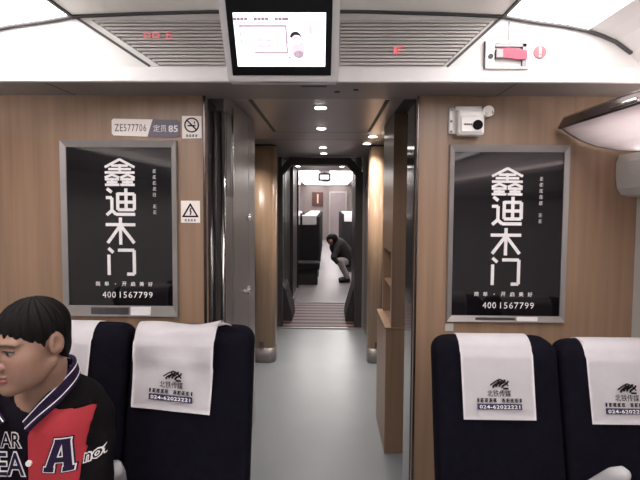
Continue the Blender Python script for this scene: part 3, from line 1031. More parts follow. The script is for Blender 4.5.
def seat(label, cx, top, armrests, cover_dx, printed=True, wrinkle=0.0, cover_w=.26, seed=0, drop=.262, slope=0.0):
    """A coach seat facing the camera; local origin on the floor under the front of its top edge."""
    g = root('coach_seat', label, 'seat', (cx, 1.77, 0), 'navy coach seats of the front row')
    W = .224
    # backrest: a superellipse slab swept up the recline
    bm = B()
    rings = []
    zs_ = [.44 + (top - .06 - .44) * k / 10 for k in range(10)] + [top - .06 + .06 * math.sin(R(90) * k / 9) for k in range(10)]
    for z in zs_:
        d = (top - z)
        r = .055
        inset = r - math.sqrt(max(0, r * r - max(0, r - d) ** 2)) if d < r else 0
        hw = W - inset
        th = .062 - inset * .75
        yc = yf(z, top) + .062
        rg = []
        for q in range(36):
            a = 2 * math.pi * q / 36
            ca, sa = math.cos(a), math.sin(a)
            rg.append(bm.verts.new((cx + math.copysign(abs(ca) ** .35, ca) * hw, 1.77 + yc + math.copysign(abs(sa) ** .45, sa) * th
                                    + .010 * (ca * ca) * (1 if sa < 0 else 0) * -1, z)))
        rings.append(rg)
    for a, b in zip(rings, rings[1:]):
        for q in range(36):
            bm.faces.new((a[q], a[(q + 1) % 36], b[(q + 1) % 36], b[q]))
    bm.faces.new(rings[0])
    bm.faces.new(rings[-1])
    obj('backrest', bm, 'fabric', g, smooth=True)
    bm = bx(cx - W, cx + W, 1.77 - .62, 1.77 - .10, .33, .455, bev=.04, seg=4)
    obj('seat_cushion', bm, 'fabric', g, smooth=True)
    obj('base', box(bx(cx - .16, cx + .16, 1.30, 1.62, .24, .33), cx - .05, cx + .05, 1.38, 1.54, .0, .25), 'steel_dark', g)
    for (ax, pts, rr) in armrests:
        bm = B()
        tube(bm, pts, rr, 14, flat=(.9, 1.0))
        bmesh.ops.subdivide_edges(bm, edges=[], cuts=1)
        obj('armrest', bm, 'armrest', g, 'pale grey armrest', smooth=True)
    # headrest cover: a cloth laid over the top
    cw = cover_w
    cxx = cx + cover_dx
    bm = B()
    path = []
    zb = top - drop
    for k in range(15):
        z = zb + (top - .045 - zb) * k / 14
        path.append((1.77 + yf(z, top) - .012, z))
    for a in range(10, 171, 16):
        path.append((1.77 + .055 - .068 * math.cos(R(a)) * (1 if a < 90 else 1) , top - .045 + .055 * math.sin(R(a))))
    for k in range(1, 7):
        path.append((1.77 + .130 - .01 * k, top - .045 - .03 * k))
    rr = random.Random(seed)
    ph = [rr.uniform(0, 6) for _ in range(6)]
    grid = []
    nu = 24
    for iv, (yy, z) in enumerate(path):
        row = []
        v = iv / (len(path) - 1)
        for iu in range(nu + 1):
            u = iu / nu
            x = cxx - cw / 2 + cw * u - (.5 - v) * .018 * (1 if wrinkle else .3) * (1 - 2 * u) * -1
            dz = dy = 0.0
            if wrinkle:
                dy = -wrinkle * (.55 * math.sin(9 * u + 6 * v + ph[0]) + .45 * math.sin(15 * v - 7 * u + ph[1])) * (.4 + .6 * math.sin(math.pi * min(1, v * 1.3))) - wrinkle * .6
                dz = wrinkle * 1.1 * math.sin(5.5 * u + ph[2]) * (v ** 2) * .9 + .022 * max(0, u - .45) * (1 if .4 < v < .75 else 0)
                if v < .30:
                    dy *= .35
            row.append(bm.verts.new((x, yy + dy, z + dz)))
        grid.append(row)
    for a, b in zip(grid, grid[1:]):
        for q in range(nu):
            bm.faces.new((a[q], a[q + 1], b[q + 1], b[q]))
    r_ = bmesh.ops.solidify(bm, geom=bm.faces[:], thickness=.0025)
    cv = obj('headrest_cover', bm, 'cloth', g, 'white cloth headrest cover printed with a logo', smooth=True)
    if wrinkle:
        bm = B()
        ff = []
        for i, (px_, pz_) in enumerate(((.0, 0), (.03, .012), (.06, .006), (.085, -.012))):
            ff.append([(cxx + cw / 2 - .015 + px_, 1.775 + .03 * j, top + .016 + pz_ - .012 * j) for j in range(4)])
        vs = [[bm.verts.new(p) for p in r] for r in ff]
        for a, b in zip(vs, vs[1:]):
            for q in range(3):
                bm.faces.new((a[q], a[q + 1], b[q + 1], b[q]))
        bmesh.ops.solidify(bm, geom=bm.faces[:], thickness=.003)
        obj('cover_flap', bm, 'cloth', cv, smooth=True)
    if printed:
        tilt = -math.atan(SL)
        def P(dx, z):
            return (cxx + dx, 1.77 + yf(z, top) - .0165 - (.006 if wrinkle else 0), z)
        z0 = top - drop
        fit_text('brand_name', '北铁传媒', .084, .023, P(0, z0 + .089), 'ink_black', cv, tilt=tilt, bold=.006)
        def tl(bm, z):           # lean flat strokes onto the reclined cloth
            yy = P(0, z)[1]
            for v in bm.verts:
                v.co.y += (v.co.z - z) * SL
            return bm
        bm = B()
        zz_ = z0 + .066
        for k in range(9):
            if k == 4:
                continue
            pseudo(bm, cxx - .060 + .015 * k, zz_, .0125, P(0, zz_)[1], 200 + k)
        for s in (-1, 1):
            stroke(bm, [(cxx + s * .075, zz_ - .006), (cxx + s * .075, zz_ + .006)], .005, P(0, zz_)[1])
        obj('slogan', tl(bm, zz_), 'ink_black', cv)
        bm = B()
        zz_ = z0 + .045
        box(bm, cxx - .078, cxx + .078, P(0, zz_)[1] - .0005, P(0, zz_)[1] + .0008, zz_ - .0095, zz_ + .0095)
        obj('number_bar', tl(bm, zz_), 'ink_navy', cv)
        p = P(0, zz_)
        fit_text('phone_number', '024-62022221', .142, .0125, (p[0], p[1] - .0015, p[2]), 'ink', cv, tilt=tilt, bold=.015, spacing=1.1)
        # wing-like logo of curved bars
        bm = B()
        zl = z0 + .118
        for k in range(4):
            o1 = -.020 + .011 * k
            pts = [(cxx + o1 + .020 * t - .004 * math.sin(t * 6.2), zl - .011 + .024 * t + (.004 if k in (1, 2) else 0)) for t in np.linspace(0, 1, 6)]
            stroke(bm, pts, .0055, P(0, zl)[1])
        stroke(bm, [(cxx - .030, zl - .002), (cxx - .012, zl + .010), (cxx + .004, zl + .018), (cxx + .022, zl + .010), (cxx + .034, zl - .004)], .004, P(0, zl)[1])
        stroke(bm, [(cxx + .016, zl - .013), (cxx + .034, zl - .013)], .005, P(0, zl)[1])
        obj('logo', tl(bm, zl), 'ink_black', cv)
    if slope:                                   # the cloth hangs askew
        for o in [cv] + [c for c in COL.objects if c.parent == cv]:
            for v in o.data.vertices:
                f = min(1, max(0, (top - .03 - v.co.z) / .12))
                dz_ = -slope * (v.co.x - cxx) * f
                v.co.z += dz_
                v.co.y += dz_ * SL
    return g


def arm_pts(x, y0, z0, y1, z1, xd=0):
    return [(x, y0, z0), (x, y0 + (y1 - y0) * .12, z0 + (z1 - z0) * .08), (x + xd * .5, (y0 + y1) / 2, (z0 + z1) / 2), (x + xd, y1, z1)]


seat('navy aisle seat right of the aisle with a smooth white headrest cover', .6175, 1.176,
     [(0, [(.850, 1.69, .62), (.872, 1.64, .68), (.892, 1.56, .765), (.908, 1.51, .820), (.922, 1.485, .843), (.930, 1.475, .850)], [.02, .024, .028, .029, .024, .010]),
      (0, [(.383, 1.66, .62), (.383, 1.30, .63)], [.02, .024])], -.007, seed=3)
seat('navy window seat beside the right aisle seat, cut off by the window wall', 1.0725, 1.165, [], -.012, seed=5)
seat('navy aisle seat left of the aisle with a crumpled white headrest cover', -.500, 1.205,
     [(0, [(-.727, 1.69, .62), (-.715, 1.64, .68), (-.695, 1.57, .765), (-.682, 1.52, .81), (-.668, 1.495, .830), (-.660, 1.485, .836)], [.02, .026, .030, .031, .026, .012]),
      (0, [(-.268, 1.66, .60), (-.268, 1.30, .61)], [.02, .024])], -.055, wrinkle=.017, cover_w=.30, seed=9, drop=.272, slope=.085)
seat('navy middle seat behind the boy in the red jacket', -.955, 1.210, [], -.036, printed=False, seed=4)

# ================================================================== THE BOY
boy = root('person', 'young man with black fringe in a red and black varsity jacket sitting on the left', 'person', (-.885, 1.45, 0))
HC = np.array([-.822, 1.356, 1.280])
PH = R(-29)
TL = R(4)             # looks slightly down


def to_head(x, y, z):
    dx, dy, dz = x - HC[0], y - HC[1], z - HC[2]
    c, s = math.cos(-PH), math.sin(-PH)
    lx, ly = c * dx - s * dy, s * dx + c * dy
    c, s = math.cos(-TL), math.sin(-TL)
    # undo nod (rotation about local x)
    ly, lz = c * ly - s * dz, s * ly + c * dz
    return lx / 1.13, ly / 1.12, lz / 1.07


def head_sdf(x, y, z):
    ax = np.abs(x)
    z = np.where(z < 0, z * 1.05, z)
    d = ell(x, y, z, (0, -.002, .038), (.070, .078, .069))
    d = smin(d, ell(x, y, z, (0, -.026, -.022), (.060, .070, .092)), .03)
    d = smin(d, ell(x, y, z, (0, -.046, -.078), (.043, .044, .036)), .025)
    d = smin(d, cap(ax, y, z, (.052, .0, -.050), (.020, -.062, -.098), .016), .02)          # jaw line
    d = smin(d, ell(ax, y, z, (.040, -.058, -.022), (.022, .022, .022)), .03)               # cheekbone
    d = smin(d, ell(ax, y, z, (.036, -.050, -.056), (.022, .030, .034)), .03)               # cheek
    d = smin(d, cap(ax, y, z, (.010, -.093, .020), (.044, -.078, .022), .008), .014)        # brow
    d = smax(d, -(np.sqrt((ax - .031) ** 2 + (y + .102) ** 2 + ((z - .001) * 1.25) ** 2) - .016), .012)
    d = smin(d, np.sqrt((ax - .031) ** 2 + (y + .0775) ** 2 + (z - .001) ** 2) - .0128, .003)   # eyeball
    d = smin(d, cap(ax, y, z, (.020, -.0885, .006), (.043, -.0815, .005), .0040), .004)       # upper lid
    d = smin(d, cap(x, y, z, (0, -.092, .010), (0, -.113, -.034), .0075, .0115), .012)       # nose
    d = smin(d, np.sqrt((ax - .0135) ** 2 + (y + .100) ** 2 + (z + .038) ** 2) - .0085, .007)
    d = smin(d, ell(x, y, z, (0, -.0955, -.062), (.023, .010, .0060)), .006)
    d = smin(d, ell(x, y, z, (0, -.0935, -.0745), (.020, .010, .0072)), .006)
    d = smax(d, -cap(ax, y, z, (0, -.108, -.0682), (.022, -.098, -.0690), .0022), .003)
    d = smin(d, np.sqrt(x * x + (y + .078) ** 2 + (z + .105) ** 2) - .019, .022)
    # ears
    e = ell(ax, y, z, (.075, .004, .004), (.010, .019, .030))
    e = smax(e, -ell(ax, y, z, (.086, .000, .008), (.008, .011, .019)), .004)
    d = smin(d, e, .008)
    return d * 1.0


NB = (-.845, 1.44, 1.06)
SHX, MIR = .19, -.885


def arms(x, y, z, grow):
    """Upper arms and forearms of both sides, hands resting in the lap."""
    d = None
    for s in (-1, 1):
        S = (MIR + s * .158, 1.490, 1.005)
        Eb = (MIR + s * .180, 1.415, .775)
        Wr = (MIR + s * .15, 1.16, .665)
        a = smin(cap(x, y, z, S, Eb,  .046 + grow, .042 + grow), cap(x, y, z, Eb, Wr, .043 + grow, .033 + grow), .02)
        d = a if d is None else np.minimum(d, a)
    return d


def torso(x, y, z, grow=0.0):
    d = rbox(x, y, z, (MIR, 1.475, .87), (.170 + grow, .118 + grow, .235 + grow), .10 + grow)
    d = smin(d, cap(x, y, z, (MIR - .11, 1.475, 1.045), (MIR + .11, 1.475, 1.045), .050 + grow), .05)
    d = smin(d, cap(x, y, z, (MIR, 1.47, 1.08), (MIR + .01, 1.455, 1.135), .085 + grow, .062 + grow), .05)
    d = smin(d, ell(x, y, z, (MIR, 1.475, .58), (.18 + grow, .115 + grow, .14 + grow)), .06)
    return d


def hand(x, y, z, s):
    W_ = np.array((MIR + s * .15, 1.16, .665))
    dr = np.array((-s * .55, -.72, -.35))
    dr = dr / np.linalg.norm(dr)
    sd = np.array((dr[1], -dr[0], 0)) * s
    sd /= np.linalg.norm(sd)
    up = np.cross(sd, dr)
    if up[2] < 0:
        up = -up
    p1 = W_ + dr * .09
    d = smin(cap(x, y, z, W_, W_ + dr * .05, .026, .030), cap(x, y, z, p1 - sd * .026, p1 + sd * .026, .017), .03)
    for q, L in zip((-.033, -.011, .011, .032), (.062, .075, .080, .070)):
        a = p1 + sd * q
        k = a + dr * L * .5 - up * .004
        b = k + dr * L * .38 - up * L * .35
        d = smin(d, smin(cap(x, y, z, a, k, .0095, .0085), cap(x, y, z, k, b, .0085, .0072), .004), .005)
    t0 = W_ + dr * .03 + sd * .028
    t1 = t0 + dr * .035 + sd * .028 - up * .008
    t2 = t1 + dr * .032 + sd * .002 - up * .01
    d = smin(d, smin(cap(x, y, z, t0, t1, .012, .010), cap(x, y, z, t1, t2, .010, .008), .005), .01)
    return d


def legs(x, y, z, grow):
    d = None
    for s in (-1, 1):
        H_, K_, A_, T_ = (MIR + s * .09, 1.50, .53), (MIR + s * .12, 1.06, .53), (MIR + s * .115, 1.12, .09), (MIR + s * .125, .95, .04)
        a = smin(cap(x, y, z, H_, K_, .082 + grow, .058 + grow), cap(x, y, z, K_, A_, .056 + grow, .036 + grow), .03)
        d = a if d is None else np.minimum(d, a)
    return d


def body_sdf(x, y, z):
    hx, hy, hz = to_head(x, y, z)
    d = head_sdf(hx, hy, hz)
    nk = cap(x, y, z, (-.812, 1.385, 1.20), (-.865, 1.450, 1.05), .052, .062)
    d = smin(d, nk, .022)
    d = smin(d, torso(x, y, z, -.012), .03)
    d = smin(d, arms(x, y, z, -.012), .03)
    d = smin(d, hand(x, y, z, 1), .012)
    d = smin(d, hand(x, y, z, -1), .012)
    d = smin(d, legs(x, y, z, -.012), .03)
    return d


SK = np.array((.31, .172, .120))


def skin_col(P):
    x, y, z = to_head(P[:, 0], P[:, 1], P[:, 2])
    ax = np.abs(x)
    c = np.tile(SK, (len(P), 1))

    def put(mask, col):
        mk = np.clip(mask, 0, 1)[:, None]
        c[:] = c * (1 - mk) + np.array(col) * mk
    fr = y < -.05
    put(.5 * np.exp(-((ax - .045) ** 2 + (z + .025) ** 2) / .0004) * fr, (.40, .19, .14))
    put(((np.abs(x) < .024) & (np.abs(z + .068) < .0125 - .22 * ax) & (y < -.07)) * .8, (.30, .085, .085))
    ex = (ax - .031)
    eye = (ex ** 2 / .0135 ** 2 + (z - .000) ** 2 / .0056 ** 2) < 1
    put((eye & fr) * 1.0, (.27, .235, .22))
    put(((ex + .002 * np.sign(x)) ** 2 + z ** 2 < .0072 ** 2) & eye & fr, (.010, .007, .006))
    put((np.abs(ex) < .016) & (np.abs(z - .0065 + 8 * ex ** 2) < .0022) & fr, (.02, .012, .01))
    bz = .0215 - 5 * (ex + .004) ** 2
    put(np.clip(1.6 - np.abs(z - bz) / .003, 0, .85) * np.clip((.024 - np.abs(ex)) / .006, 0, 1) * fr, (.03, .02, .017))
    return c


gx = axis((-1.30, -.945, .009), (-.945, -.70, .0027), (-.70, -.50, .009))
gy = axis((.84, 1.02, .012), (1.02, 1.20, .006), (1.20, 1.46, .0027), (1.46, 1.68, .009))
gz = axis((.0, .60, .012), (.60, .70, .005), (.70, 1.12, .009), (1.12, 1.44, .0027))
bd = obj('body', mesh_sdf(body_sdf, gx, gy, gz, 'body', skin_col), 'skin', boy)


def hair_sdf(X, Y, Z):
    x, y, z = to_head(X, Y, Z)
    d = ell(x, y, z, (0, -.003, .041), (.0765, .0835, .0770))
    az = np.arctan2(x, -y)
    d = d + .0016 * np.sin(az * 19 + z * 30) + .0012 * np.sin(az * 37 + 2 + z * 45)
    cut = np.interp(y, [-.2, -.055, -.040, -.030, -.016, -.010, .020, .032, .06, .2],
                    [.026, .026, .012, -.012, -.008, .026, .024, -.040, -.060, -.07])
    cut = cut + .0035 * np.sin(az * 13) + .0025 * np.sin(az * 29 + 1)
    nap = ell(x, y, z, (0, .018, -.012), (.066, .060, .075))      # short hair down to the nape
    d = smin(d, nap, .015)
    return smax(d, (cut - z), .005)


obj('hair', mesh_sdf(hair_sdf, axis((-.95, -.67, .0028)), axis((1.19, 1.50, .0028)), axis((1.17, 1.43, .0028)), 'hair'), 'hair', boy, 'short black hair with a straight fringe')


def tee_sdf(x, y, z):
    d = torso(x, y, z, -.002)
    hole = cap(x, y, z, (-.845, 1.39, 1.16), (-.872, 1.44, 1.09), .075, .062)
    return smax(d, -hole, .006)


ty = obj('t_shirt', mesh_sdf(tee_sdf, axis((-1.15, -.62, .008)), axis((1.30, 1.68, .008)), axis((.40, 1.22, .008)), 't_shirt'), 'tee', boy, 'black printed t-shirt')


def opening(x, y, z):
    wd = np.interp(z, [.4, .85, 1.0, 1.06, 1.12, 1.2], [.040, .046, .048, .060, .085, .10])
    return np.maximum(np.abs(x - (-.900)) - wd, np.maximum(y - 1.44, .35 - z))


def raglan(x, z):
    """Positive inside the red chest panel, negative on the black yoke and sleeves."""
    ax = np.abs(x - MIR)
    return np.minimum(1.078 - .16 * np.maximum(0, ax - .08) - z, .165 + .17 * (z - .92) - ax)


def jacket_sdf(x, y, z):
    d = torso(x, y, z, .014)
    d = smax(d, -torso(x, y, z, .002), .002)
    d = smax(d, -opening(x, y, z), .004)
    hole = cap(x, y, z, (-.835, 1.41, 1.20), (-.865, 1.45, 1.10), .088, .082)
    d = smax(d, -hole, .004)
    return smax(d, .47 - z, .004)


def yoke_sdf(x, y, z):
    d = torso(x, y, z, .018)
    d = smax(d, -torso(x, y, z, .004), .002)
    d = smax(d, raglan(x, z), .003)
    hole = cap(x, y, z, (-.835, 1.41, 1.20), (-.865, 1.45, 1.10), .078, .074)
    d = smax(d, -hole, .004)
    d = smax(d, -opening(x, y, z), .004)
    d = np.where(z < .95, 1e-2, d)
    wr = .003 * np.sin(z * 60 + x * 30) * np.sin(y * 35)
    a = arms(x, y, z, .014) + wr
    return smin(d, a, .02)


jk = obj('jacket', mesh_sdf(jacket_sdf, axis((-1.15, -.62, .006)), axis((1.30, 1.68, .006)), axis((.44, 1.22, .006)), 'jacket'), 'jacket_red', boy, 'red jacket front')
sl = obj('jacket_sleeves', mesh_sdf(yoke_sdf, axis((-1.25, -.52, .006)), axis((1.08, 1.68, .006)), axis((.60, 1.22, .006)), 'sleeves'), 'jacket_black', boy, 'black sleeves and shoulders')


def trousers_sdf(x, y, z):
    d = legs(x, y, z, .006)
    d = smin(d, ell(x, y, z, (MIR, 1.47, .54), (.18, .13, .085)), .04)
    return smax(d, .10 - z, .004)


obj('trousers', mesh_sdf(trousers_sdf, axis((-1.15, -.62, .010)), axis((.94, 1.68, .010)), axis((.06, .72, .010)), 'trousers'), 'trousers', boy)
for s in (-1, 1):
    def shoe(x, y, z, s=s):
        cx = MIR + s * .12
        d = smin(ell(x, y, z, (cx, 1.10, .07), (.045, .06, .062)), ell(x, y, z, (cx, 1.0, .045), (.047, .11, .048)), .03)
        return smax(d, .004 - z, .003)
    obj('shoe', mesh_sdf(shoe, axis((MIR + s * .12 - .08, MIR + s * .12 + .08, .007)), axis((.86, 1.2, .007)), axis((-.005, .16, .007)), 'shoe'), 'black', boy)

# ribbed collar with two pale stripes
cp = [(-.885, 1.53, 1.150), (-.83, 1.525, 1.162), (-.788, 1.490, 1.162), (-.770, 1.435, 1.150), (-.781, 1.385, 1.118), (-.806, 1.348, 1.082), (-.843, 1.333, 1.040)]


def smooth_path(P, n=6):
    P = [Vector(p) for p in P]
    out = []
    for i in range(len(P) - 1):
        p0, p1, p2, p3 = P[max(i - 1, 0)], P[i], P[i + 1], P[min(i + 2, len(P) - 1)]
        for k in range(n):
            t = k / n
            out.append(.5 * ((2 * p1) + (p2 - p0) * t + (2 * p0 - 5 * p1 + 4 * p2 - p3) * t * t + (3 * p1 - p0 - 3 * p2 + p3) * t ** 3))
    out.append(P[-1])
    return out


half = smooth_path(cp)
cen = Vector((-.87, 1.43, 1.10))


def collar_strip(bm, off0, off1, thick):
    """A band that stands up from the neckline path between two heights across its width."""
    for sgn in (1, -1):
        rows = []
        prev = None
        for i, p in enumerate(half):
            q = Vector((MIR + sgn * (p.x - MIR), p.y, p.z))
            t = (half[min(i + 1, len(half) - 1)] - half[max(i - 1, 0)])
            t = Vector((t.x * sgn, t.y, t.z)).normalized()
            out = Vector((q.x - cen.x, q.y - cen.y, 0)).normalized()
            front = min(1, max(0, (1.46 - p.y) / .12))
            wdir = (Vector((0, 0, 1)) - out * .25) * (1 - front) + (Vector((0, .25, .8)) - out * .55) * front
            wdir = (wdir - t * wdir.dot(t)).normalized()
            nrm = t.cross(wdir).normalized()
            if prev is None:
                if nrm.dot(out) < 0:
                    nrm = -nrm
            elif nrm.dot(prev) < 0:
                nrm = -nrm
            prev = nrm
            rows.append([bm.verts.new(q + wdir * o + nrm * h) for o, h in ((off0, 0), (off1, 0), (off1, thick), (off0, thick))])
        for a, b in zip(rows, rows[1:]):
            for k in range(4):
                bm.faces.new((a[k], a[(k + 1) % 4], b[(k + 1) % 4], b[k]))
        bm.faces.new(rows[0])
        bm.faces.new(rows[-1])
    return bm


cl = obj('collar', collar_strip(B(), -.022, .022, .011), 'knit_navy', boy, 'navy ribbed collar with white stripes')
obj('stripe', collar_strip(B(), -.014, -.011, .0125), 'ink', cl)
obj('stripe', collar_strip(B(), .014, .017, .0125), 'ink', cl)


def on_surface(sdf, xs, zs, y0=1.15, off=.002):
    ys = np.full(len(xs), y0)
    xs, zs = np.array(xs), np.array(zs)
    for _ in range(60):
        ys = ys + np.clip(sdf(xs, ys, zs), -.01, .02) * .8
    return ys - off


def decal(name, me, m, parent, pos, sdf, rot=0.0, off=.002, label=None):
    """Drape a flat drawing (mesh in XY) onto a garment, facing -y."""
    bm = B()
    bm.from_mesh(me)
    bpy.data.meshes.remove(me)
    bmesh.ops.triangulate(bm, faces=bm.faces[:])
    for _ in range(2):
        es = [e for e in bm.edges if e.calc_length() > .012]
        if es:
            bmesh.ops.subdivide_edges(bm, edges=es, cuts=1)
            bmesh.ops.triangulate(bm, faces=bm.faces[:])
    c, s = math.cos(rot), math.sin(rot)
    xs = [pos[0] + c * v.co.x - s * v.co.y for v in bm.verts]
    zs = [pos[1] + s * v.co.x + c * v.co.y for v in bm.verts]
    ys = on_surface(sdf, xs, zs, off=off)
    miss = np.abs(sdf(np.array(xs), ys + off, np.array(zs))) > .006
    for v, x, y, z in zip(bm.verts, xs, ys, zs):
        v.co = (x, y, z)
    bmesh.ops.delete(bm, geom=[v for v, q in zip(list(bm.verts), miss) if q], context='VERTS')
    me2 = bpy.data.meshes.new(name)
    bm.to_mesh(me2)
    bm.free()
    return obj(name, me2, m, parent, label)


def slab_A(k):
    """Block letter A with serifs as flat polygons; k widens every stroke."""
    bm = B()
    def bar(a, b, w_):
        a, b = Vector(a), Vector(b)
        d = (b - a).normalized()
        n = Vector((-d.y, d.x)) * (w_ / 2 + k)
        a, b = a - d * k, b + d * k
        bm.faces.new([bm.verts.new((p.x, p.y, 0)) for p in (a + n, b + n, b - n, a - n)])
    bar((-.022, -.036), (-.008, .040), .015)
    bar((.022, -.036), (.008, .040), .015)
    bar((-.016, .040), (.016, .040), .012)
    bar((-.014, -.012), (.014, -.012), .012)
    bar((-.034, -.040), (-.012, -.040), .011)
    bar((.012, -.040), (.034, -.040), .011)
    me = bpy.data.meshes.new('A')
    bm.to_mesh(me)
    bm.free()
    return me


jsd = lambda x, y, z: torso(x, y, z, .014)
ssd = lambda x, y, z: arms(x, y, z, .014)
tsd = lambda x, y, z: torso(x, y, z, -.002)
pa = decal('letter_patch', slab_A(.0075), 'knit_navy', jk, (-.762, .948), jsd, R(-8), .003, 'varsity letter A patch')
decal('letter_edge', slab_A(.0045), 'ink', jk, (-.762, .948), jsd, R(-8), .0045)
decal('letter_fill', slab_A(.0015), 'knit_navy', jk, (-.762, .948), jsd, R(-8), .006)
decal('sleeve_script', text_mesh('not', .044, bold=.0035, shear=.3, depth=0), 'ink', sl, (-.690, .928), ssd, R(14), .006, 'white script on the sleeve')
decal('sleeve_script_fill', text_mesh('not', .044, bold=.0003, shear=.3, depth=0), 'jacket_black', sl, (-.690, .928), ssd, R(14), .0075)
decal('shirt_letters', text_mesh('AR', .060, bold=.004, depth=0, sx=.72), 'ink', ty, (-.906, .987), tsd, 0, .004, 'white-edged shirt letters')
decal('shirt_letters_fill', text_mesh('AR', .060, bold=.0008, depth=0, sx=.72), 'tee', ty, (-.906, .987), tsd, 0, .0055)
decal('shirt_letters', text_mesh('EA', .096, bold=.005, depth=0, sx=.75), 'ink', ty, (-.912, .915), tsd, 0, .004)
decal('shirt_letters_fill', text_mesh('EA', .096, bold=.001, depth=0, sx=.75), 'knit_navy', ty, (-.912, .915), tsd, 0, .0055)
for z, m in ((1.032, 'steel_dark'), (.930, 'ink'), (.83, 'ink')):
    x = -.846
    yy = on_surface(jsd, [x], [z], off=.002)[0]
    bt = obj('snap_button', disc(B(), (x, yy, z), .0085, 'y', .008, 16), m, jk)

# ================================================================== THE NEXT CAR'S CONTENTS
def far_seat(x, yy, top=1.38, label='', group=None):
    g = root('coach_seat', label, 'seat', (x, yy, 0), group)
    obj('backrest', bx(x - .225, x + .225, yy, yy + .13, .42, top, bev=.045, seg=3), 'far_cloth', g, smooth=False)
    obj('seat_cushion', bx(x - .225, x + .225, yy - .40, yy + .02, .32, .46, bev=.03), 'far_cloth', g)
    obj('base', bx(x - .18, x + .18, yy - .30, yy + .10, 0, .32), 'rubber', g)
    bm = bx(x - .15, x + .15, yy - .008, yy + .138, top - .20, top + .008, bev=.02, seg=2)
    obj('headrest_cover', bm, 'cloth', g, 'white headrest cover')
    return g


fl = [(10.05, 'dark far-car seat nearest the gangway, left of the far aisle'), (11.15, 'second dark far-car seat left of the far aisle'),
      (12.2, 'third dark far-car seat left of the far aisle'), (13.3, 'fourth dark far-car seat left of the far aisle'), (14.4, 'fifth dark far-car seat left of the far aisle')]
for yy, lb in fl:
    far_seat(-.385, yy, label=lb, group='seat column left of the far aisle')
for yy, lb in fl[1:4]:
    far_seat(-.855, yy, label=lb.replace('left of the far aisle', 'in the middle column, behind the dark partition'), group='middle seat column of the far car')
for yy, lb in ((11.9, 'dark far-car seat directly behind the crouching person'), (13.0, 'dark far-car seat right of the far aisle, second behind the person'),
               (14.1, 'dark far-car seat right of the far aisle, third behind the person')):
    far_seat(.535, yy, label=lb, group='seat column right of the far aisle')

g = root('far_screen', 'small dark-framed lit screen hanging in the far car', 'television', (-.10, 12.0, 2.17))
obj('casing', bx(-.255, .064, 12.0, 12.05, 2.165, 2.362, bev=.006), 'black', g)
obj('screen', bx(-.200, .009, 11.995, 12.004, 2.213, 2.314), 'screen', g, 'lit white screen')
obj('hanger', bx(-.12, -.07, 12.02, 12.04, 2.36, 2.402), 'alu', g)
obj('sign_strip', bx(-.15, .03, 11.99, 12.04, 2.07, 2.14), 'screen', g)
obj('sign_arm', bx(-.09, -.03, 12.02, 12.03, 2.13, 2.17), 'alu', g)
g = root('far_wall_picture', 'dark red framed picture on the far end wall left of the mauve door', 'picture', (-.46, 21.3, 1.5))
obj('frame', bx(-.70, -.22, 21.26, 21.30, 1.45, 2.06), 'darkred', g)
obj('print', bx(-.49, -.42, 21.255, 21.262, 1.58, 1.98), 'wood_pillar', g)

fp = root('person', 'person in dark coat and grey trousers crouching into the far aisle', 'person', (.34, 10.3, 0))


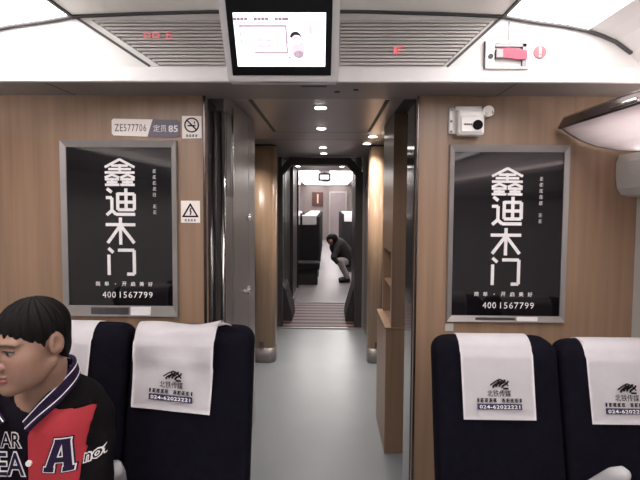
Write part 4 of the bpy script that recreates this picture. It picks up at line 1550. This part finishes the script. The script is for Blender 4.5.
def fp_body(x, y, z, gr=0.0):
    d = cap(x, y, z, (.40, 10.38, .50), (.22, 10.30, .74), .145 + gr, .15 + gr)
    d = smin(d, cap(x, y, z, (.18, 10.28, .80), (.11, 10.24, .86), .06, .055), .04)
    d = smin(d, ell(x, y, z, (.075, 10.22, .865), (.098, .085, .108)), .02)
    d = smin(d, cap(x, y, z, (.075, 10.12, .865), (.06, 10.10, .85), .016), .02)
    for s in (-1, 1):
        d = smin(d, cap(x, y, z, (.22, 10.30 + s * .14, .74), (.12, 10.15 + s * .14, .52), .055 + gr, .045 + gr), .03)
        d = smin(d, cap(x, y, z, (.12, 10.15 + s * .14, .52), (.20, 10.02 + s * .06, .42), .042 + gr, .032), .03)
        d = smin(d, cap(x, y, z, (.40, 10.38 + s * .09, .42), (.24, 10.16 + s * .1, .44), .08, .065), .03)
        d = smin(d, cap(x, y, z, (.24, 10.16 + s * .1, .44), (.40, 10.16 + s * .1, .10), .06, .045), .03)
        d = smin(d, cap(x, y, z, (.41, 10.16 + s * .1, .045), (.28, 10.12 + s * .1, .035), .042, .036), .02)
    return d


obj('body', mesh_sdf(fp_body, axis((-.10, .66, .014)), axis((9.92, 10.64, .014)), axis((-.02, 1.04, .014)), 'body',
    lambda P: np.tile(SK, (len(P), 1))), 'skin', fp)


def fp_coat(x, y, z):
    d = cap(x, y, z, (.42, 10.38, .46), (.22, 10.30, .72), .195, .19)
    for s in (-1, 1):
        d = smin(d, cap(x, y, z, (.22, 10.30 + s * .14, .74), (.12, 10.15 + s * .14, .52), .066, .056), .03)
        d = smin(d, cap(x, y, z, (.12, 10.15 + s * .14, .52), (.19, 10.04 + s * .07, .43), .053, .045), .03)
    return d


obj('coat', mesh_sdf(fp_coat, axis((-.10, .66, .014)), axis((9.92, 10.66, .014)), axis((.2, 1.0, .014)), 'coat'), 'far_cloth', fp, 'dark coat')


def fp_tr(x, y, z):
    d = None
    for s in (-1, 1):
        a = smin(cap(x, y, z, (.40, 10.38 + s * .09, .42), (.24, 10.16 + s * .1, .44), .09, .075),
                 cap(x, y, z, (.24, 10.16 + s * .1, .44), (.40, 10.16 + s * .1, .12), .070, .056), .03)
        d = a if d is None else smin(d, a, .02)
    return d


obj('trousers', mesh_sdf(fp_tr, axis((.08, .60, .014)), axis((9.95, 10.62, .014)), axis((.04, .60, .014)), 'trousers'), 'far_grey', fp, 'light grey trousers')
obj('hair', mesh_sdf(lambda x, y, z: smax(ell(x, y, z, (.090, 10.23, .885), (.125, .11, .122)), -(cap(x, y, z, (.04, 10.08, .82), (.05, 10.14, .84), .06)), .01),
    axis((-.06, .24, .012)), axis((10.08, 10.4, .012)), axis((.72, 1.04, .012)), 'hair'), 'hair', fp)
for s in (-1, 1):
    obj('shoe', mesh_sdf(lambda x, y, z, s=s: smax(cap(x, y, z, (.42, 10.16 + s * .1, .05), (.27, 10.12 + s * .1, .04), .052, .046), .001 - z, .002),
        axis((.18, .52, .012)), axis((9.94, 10.36, .012)), axis((-.02, .14, .012)), 'shoe'), 'black', fp)
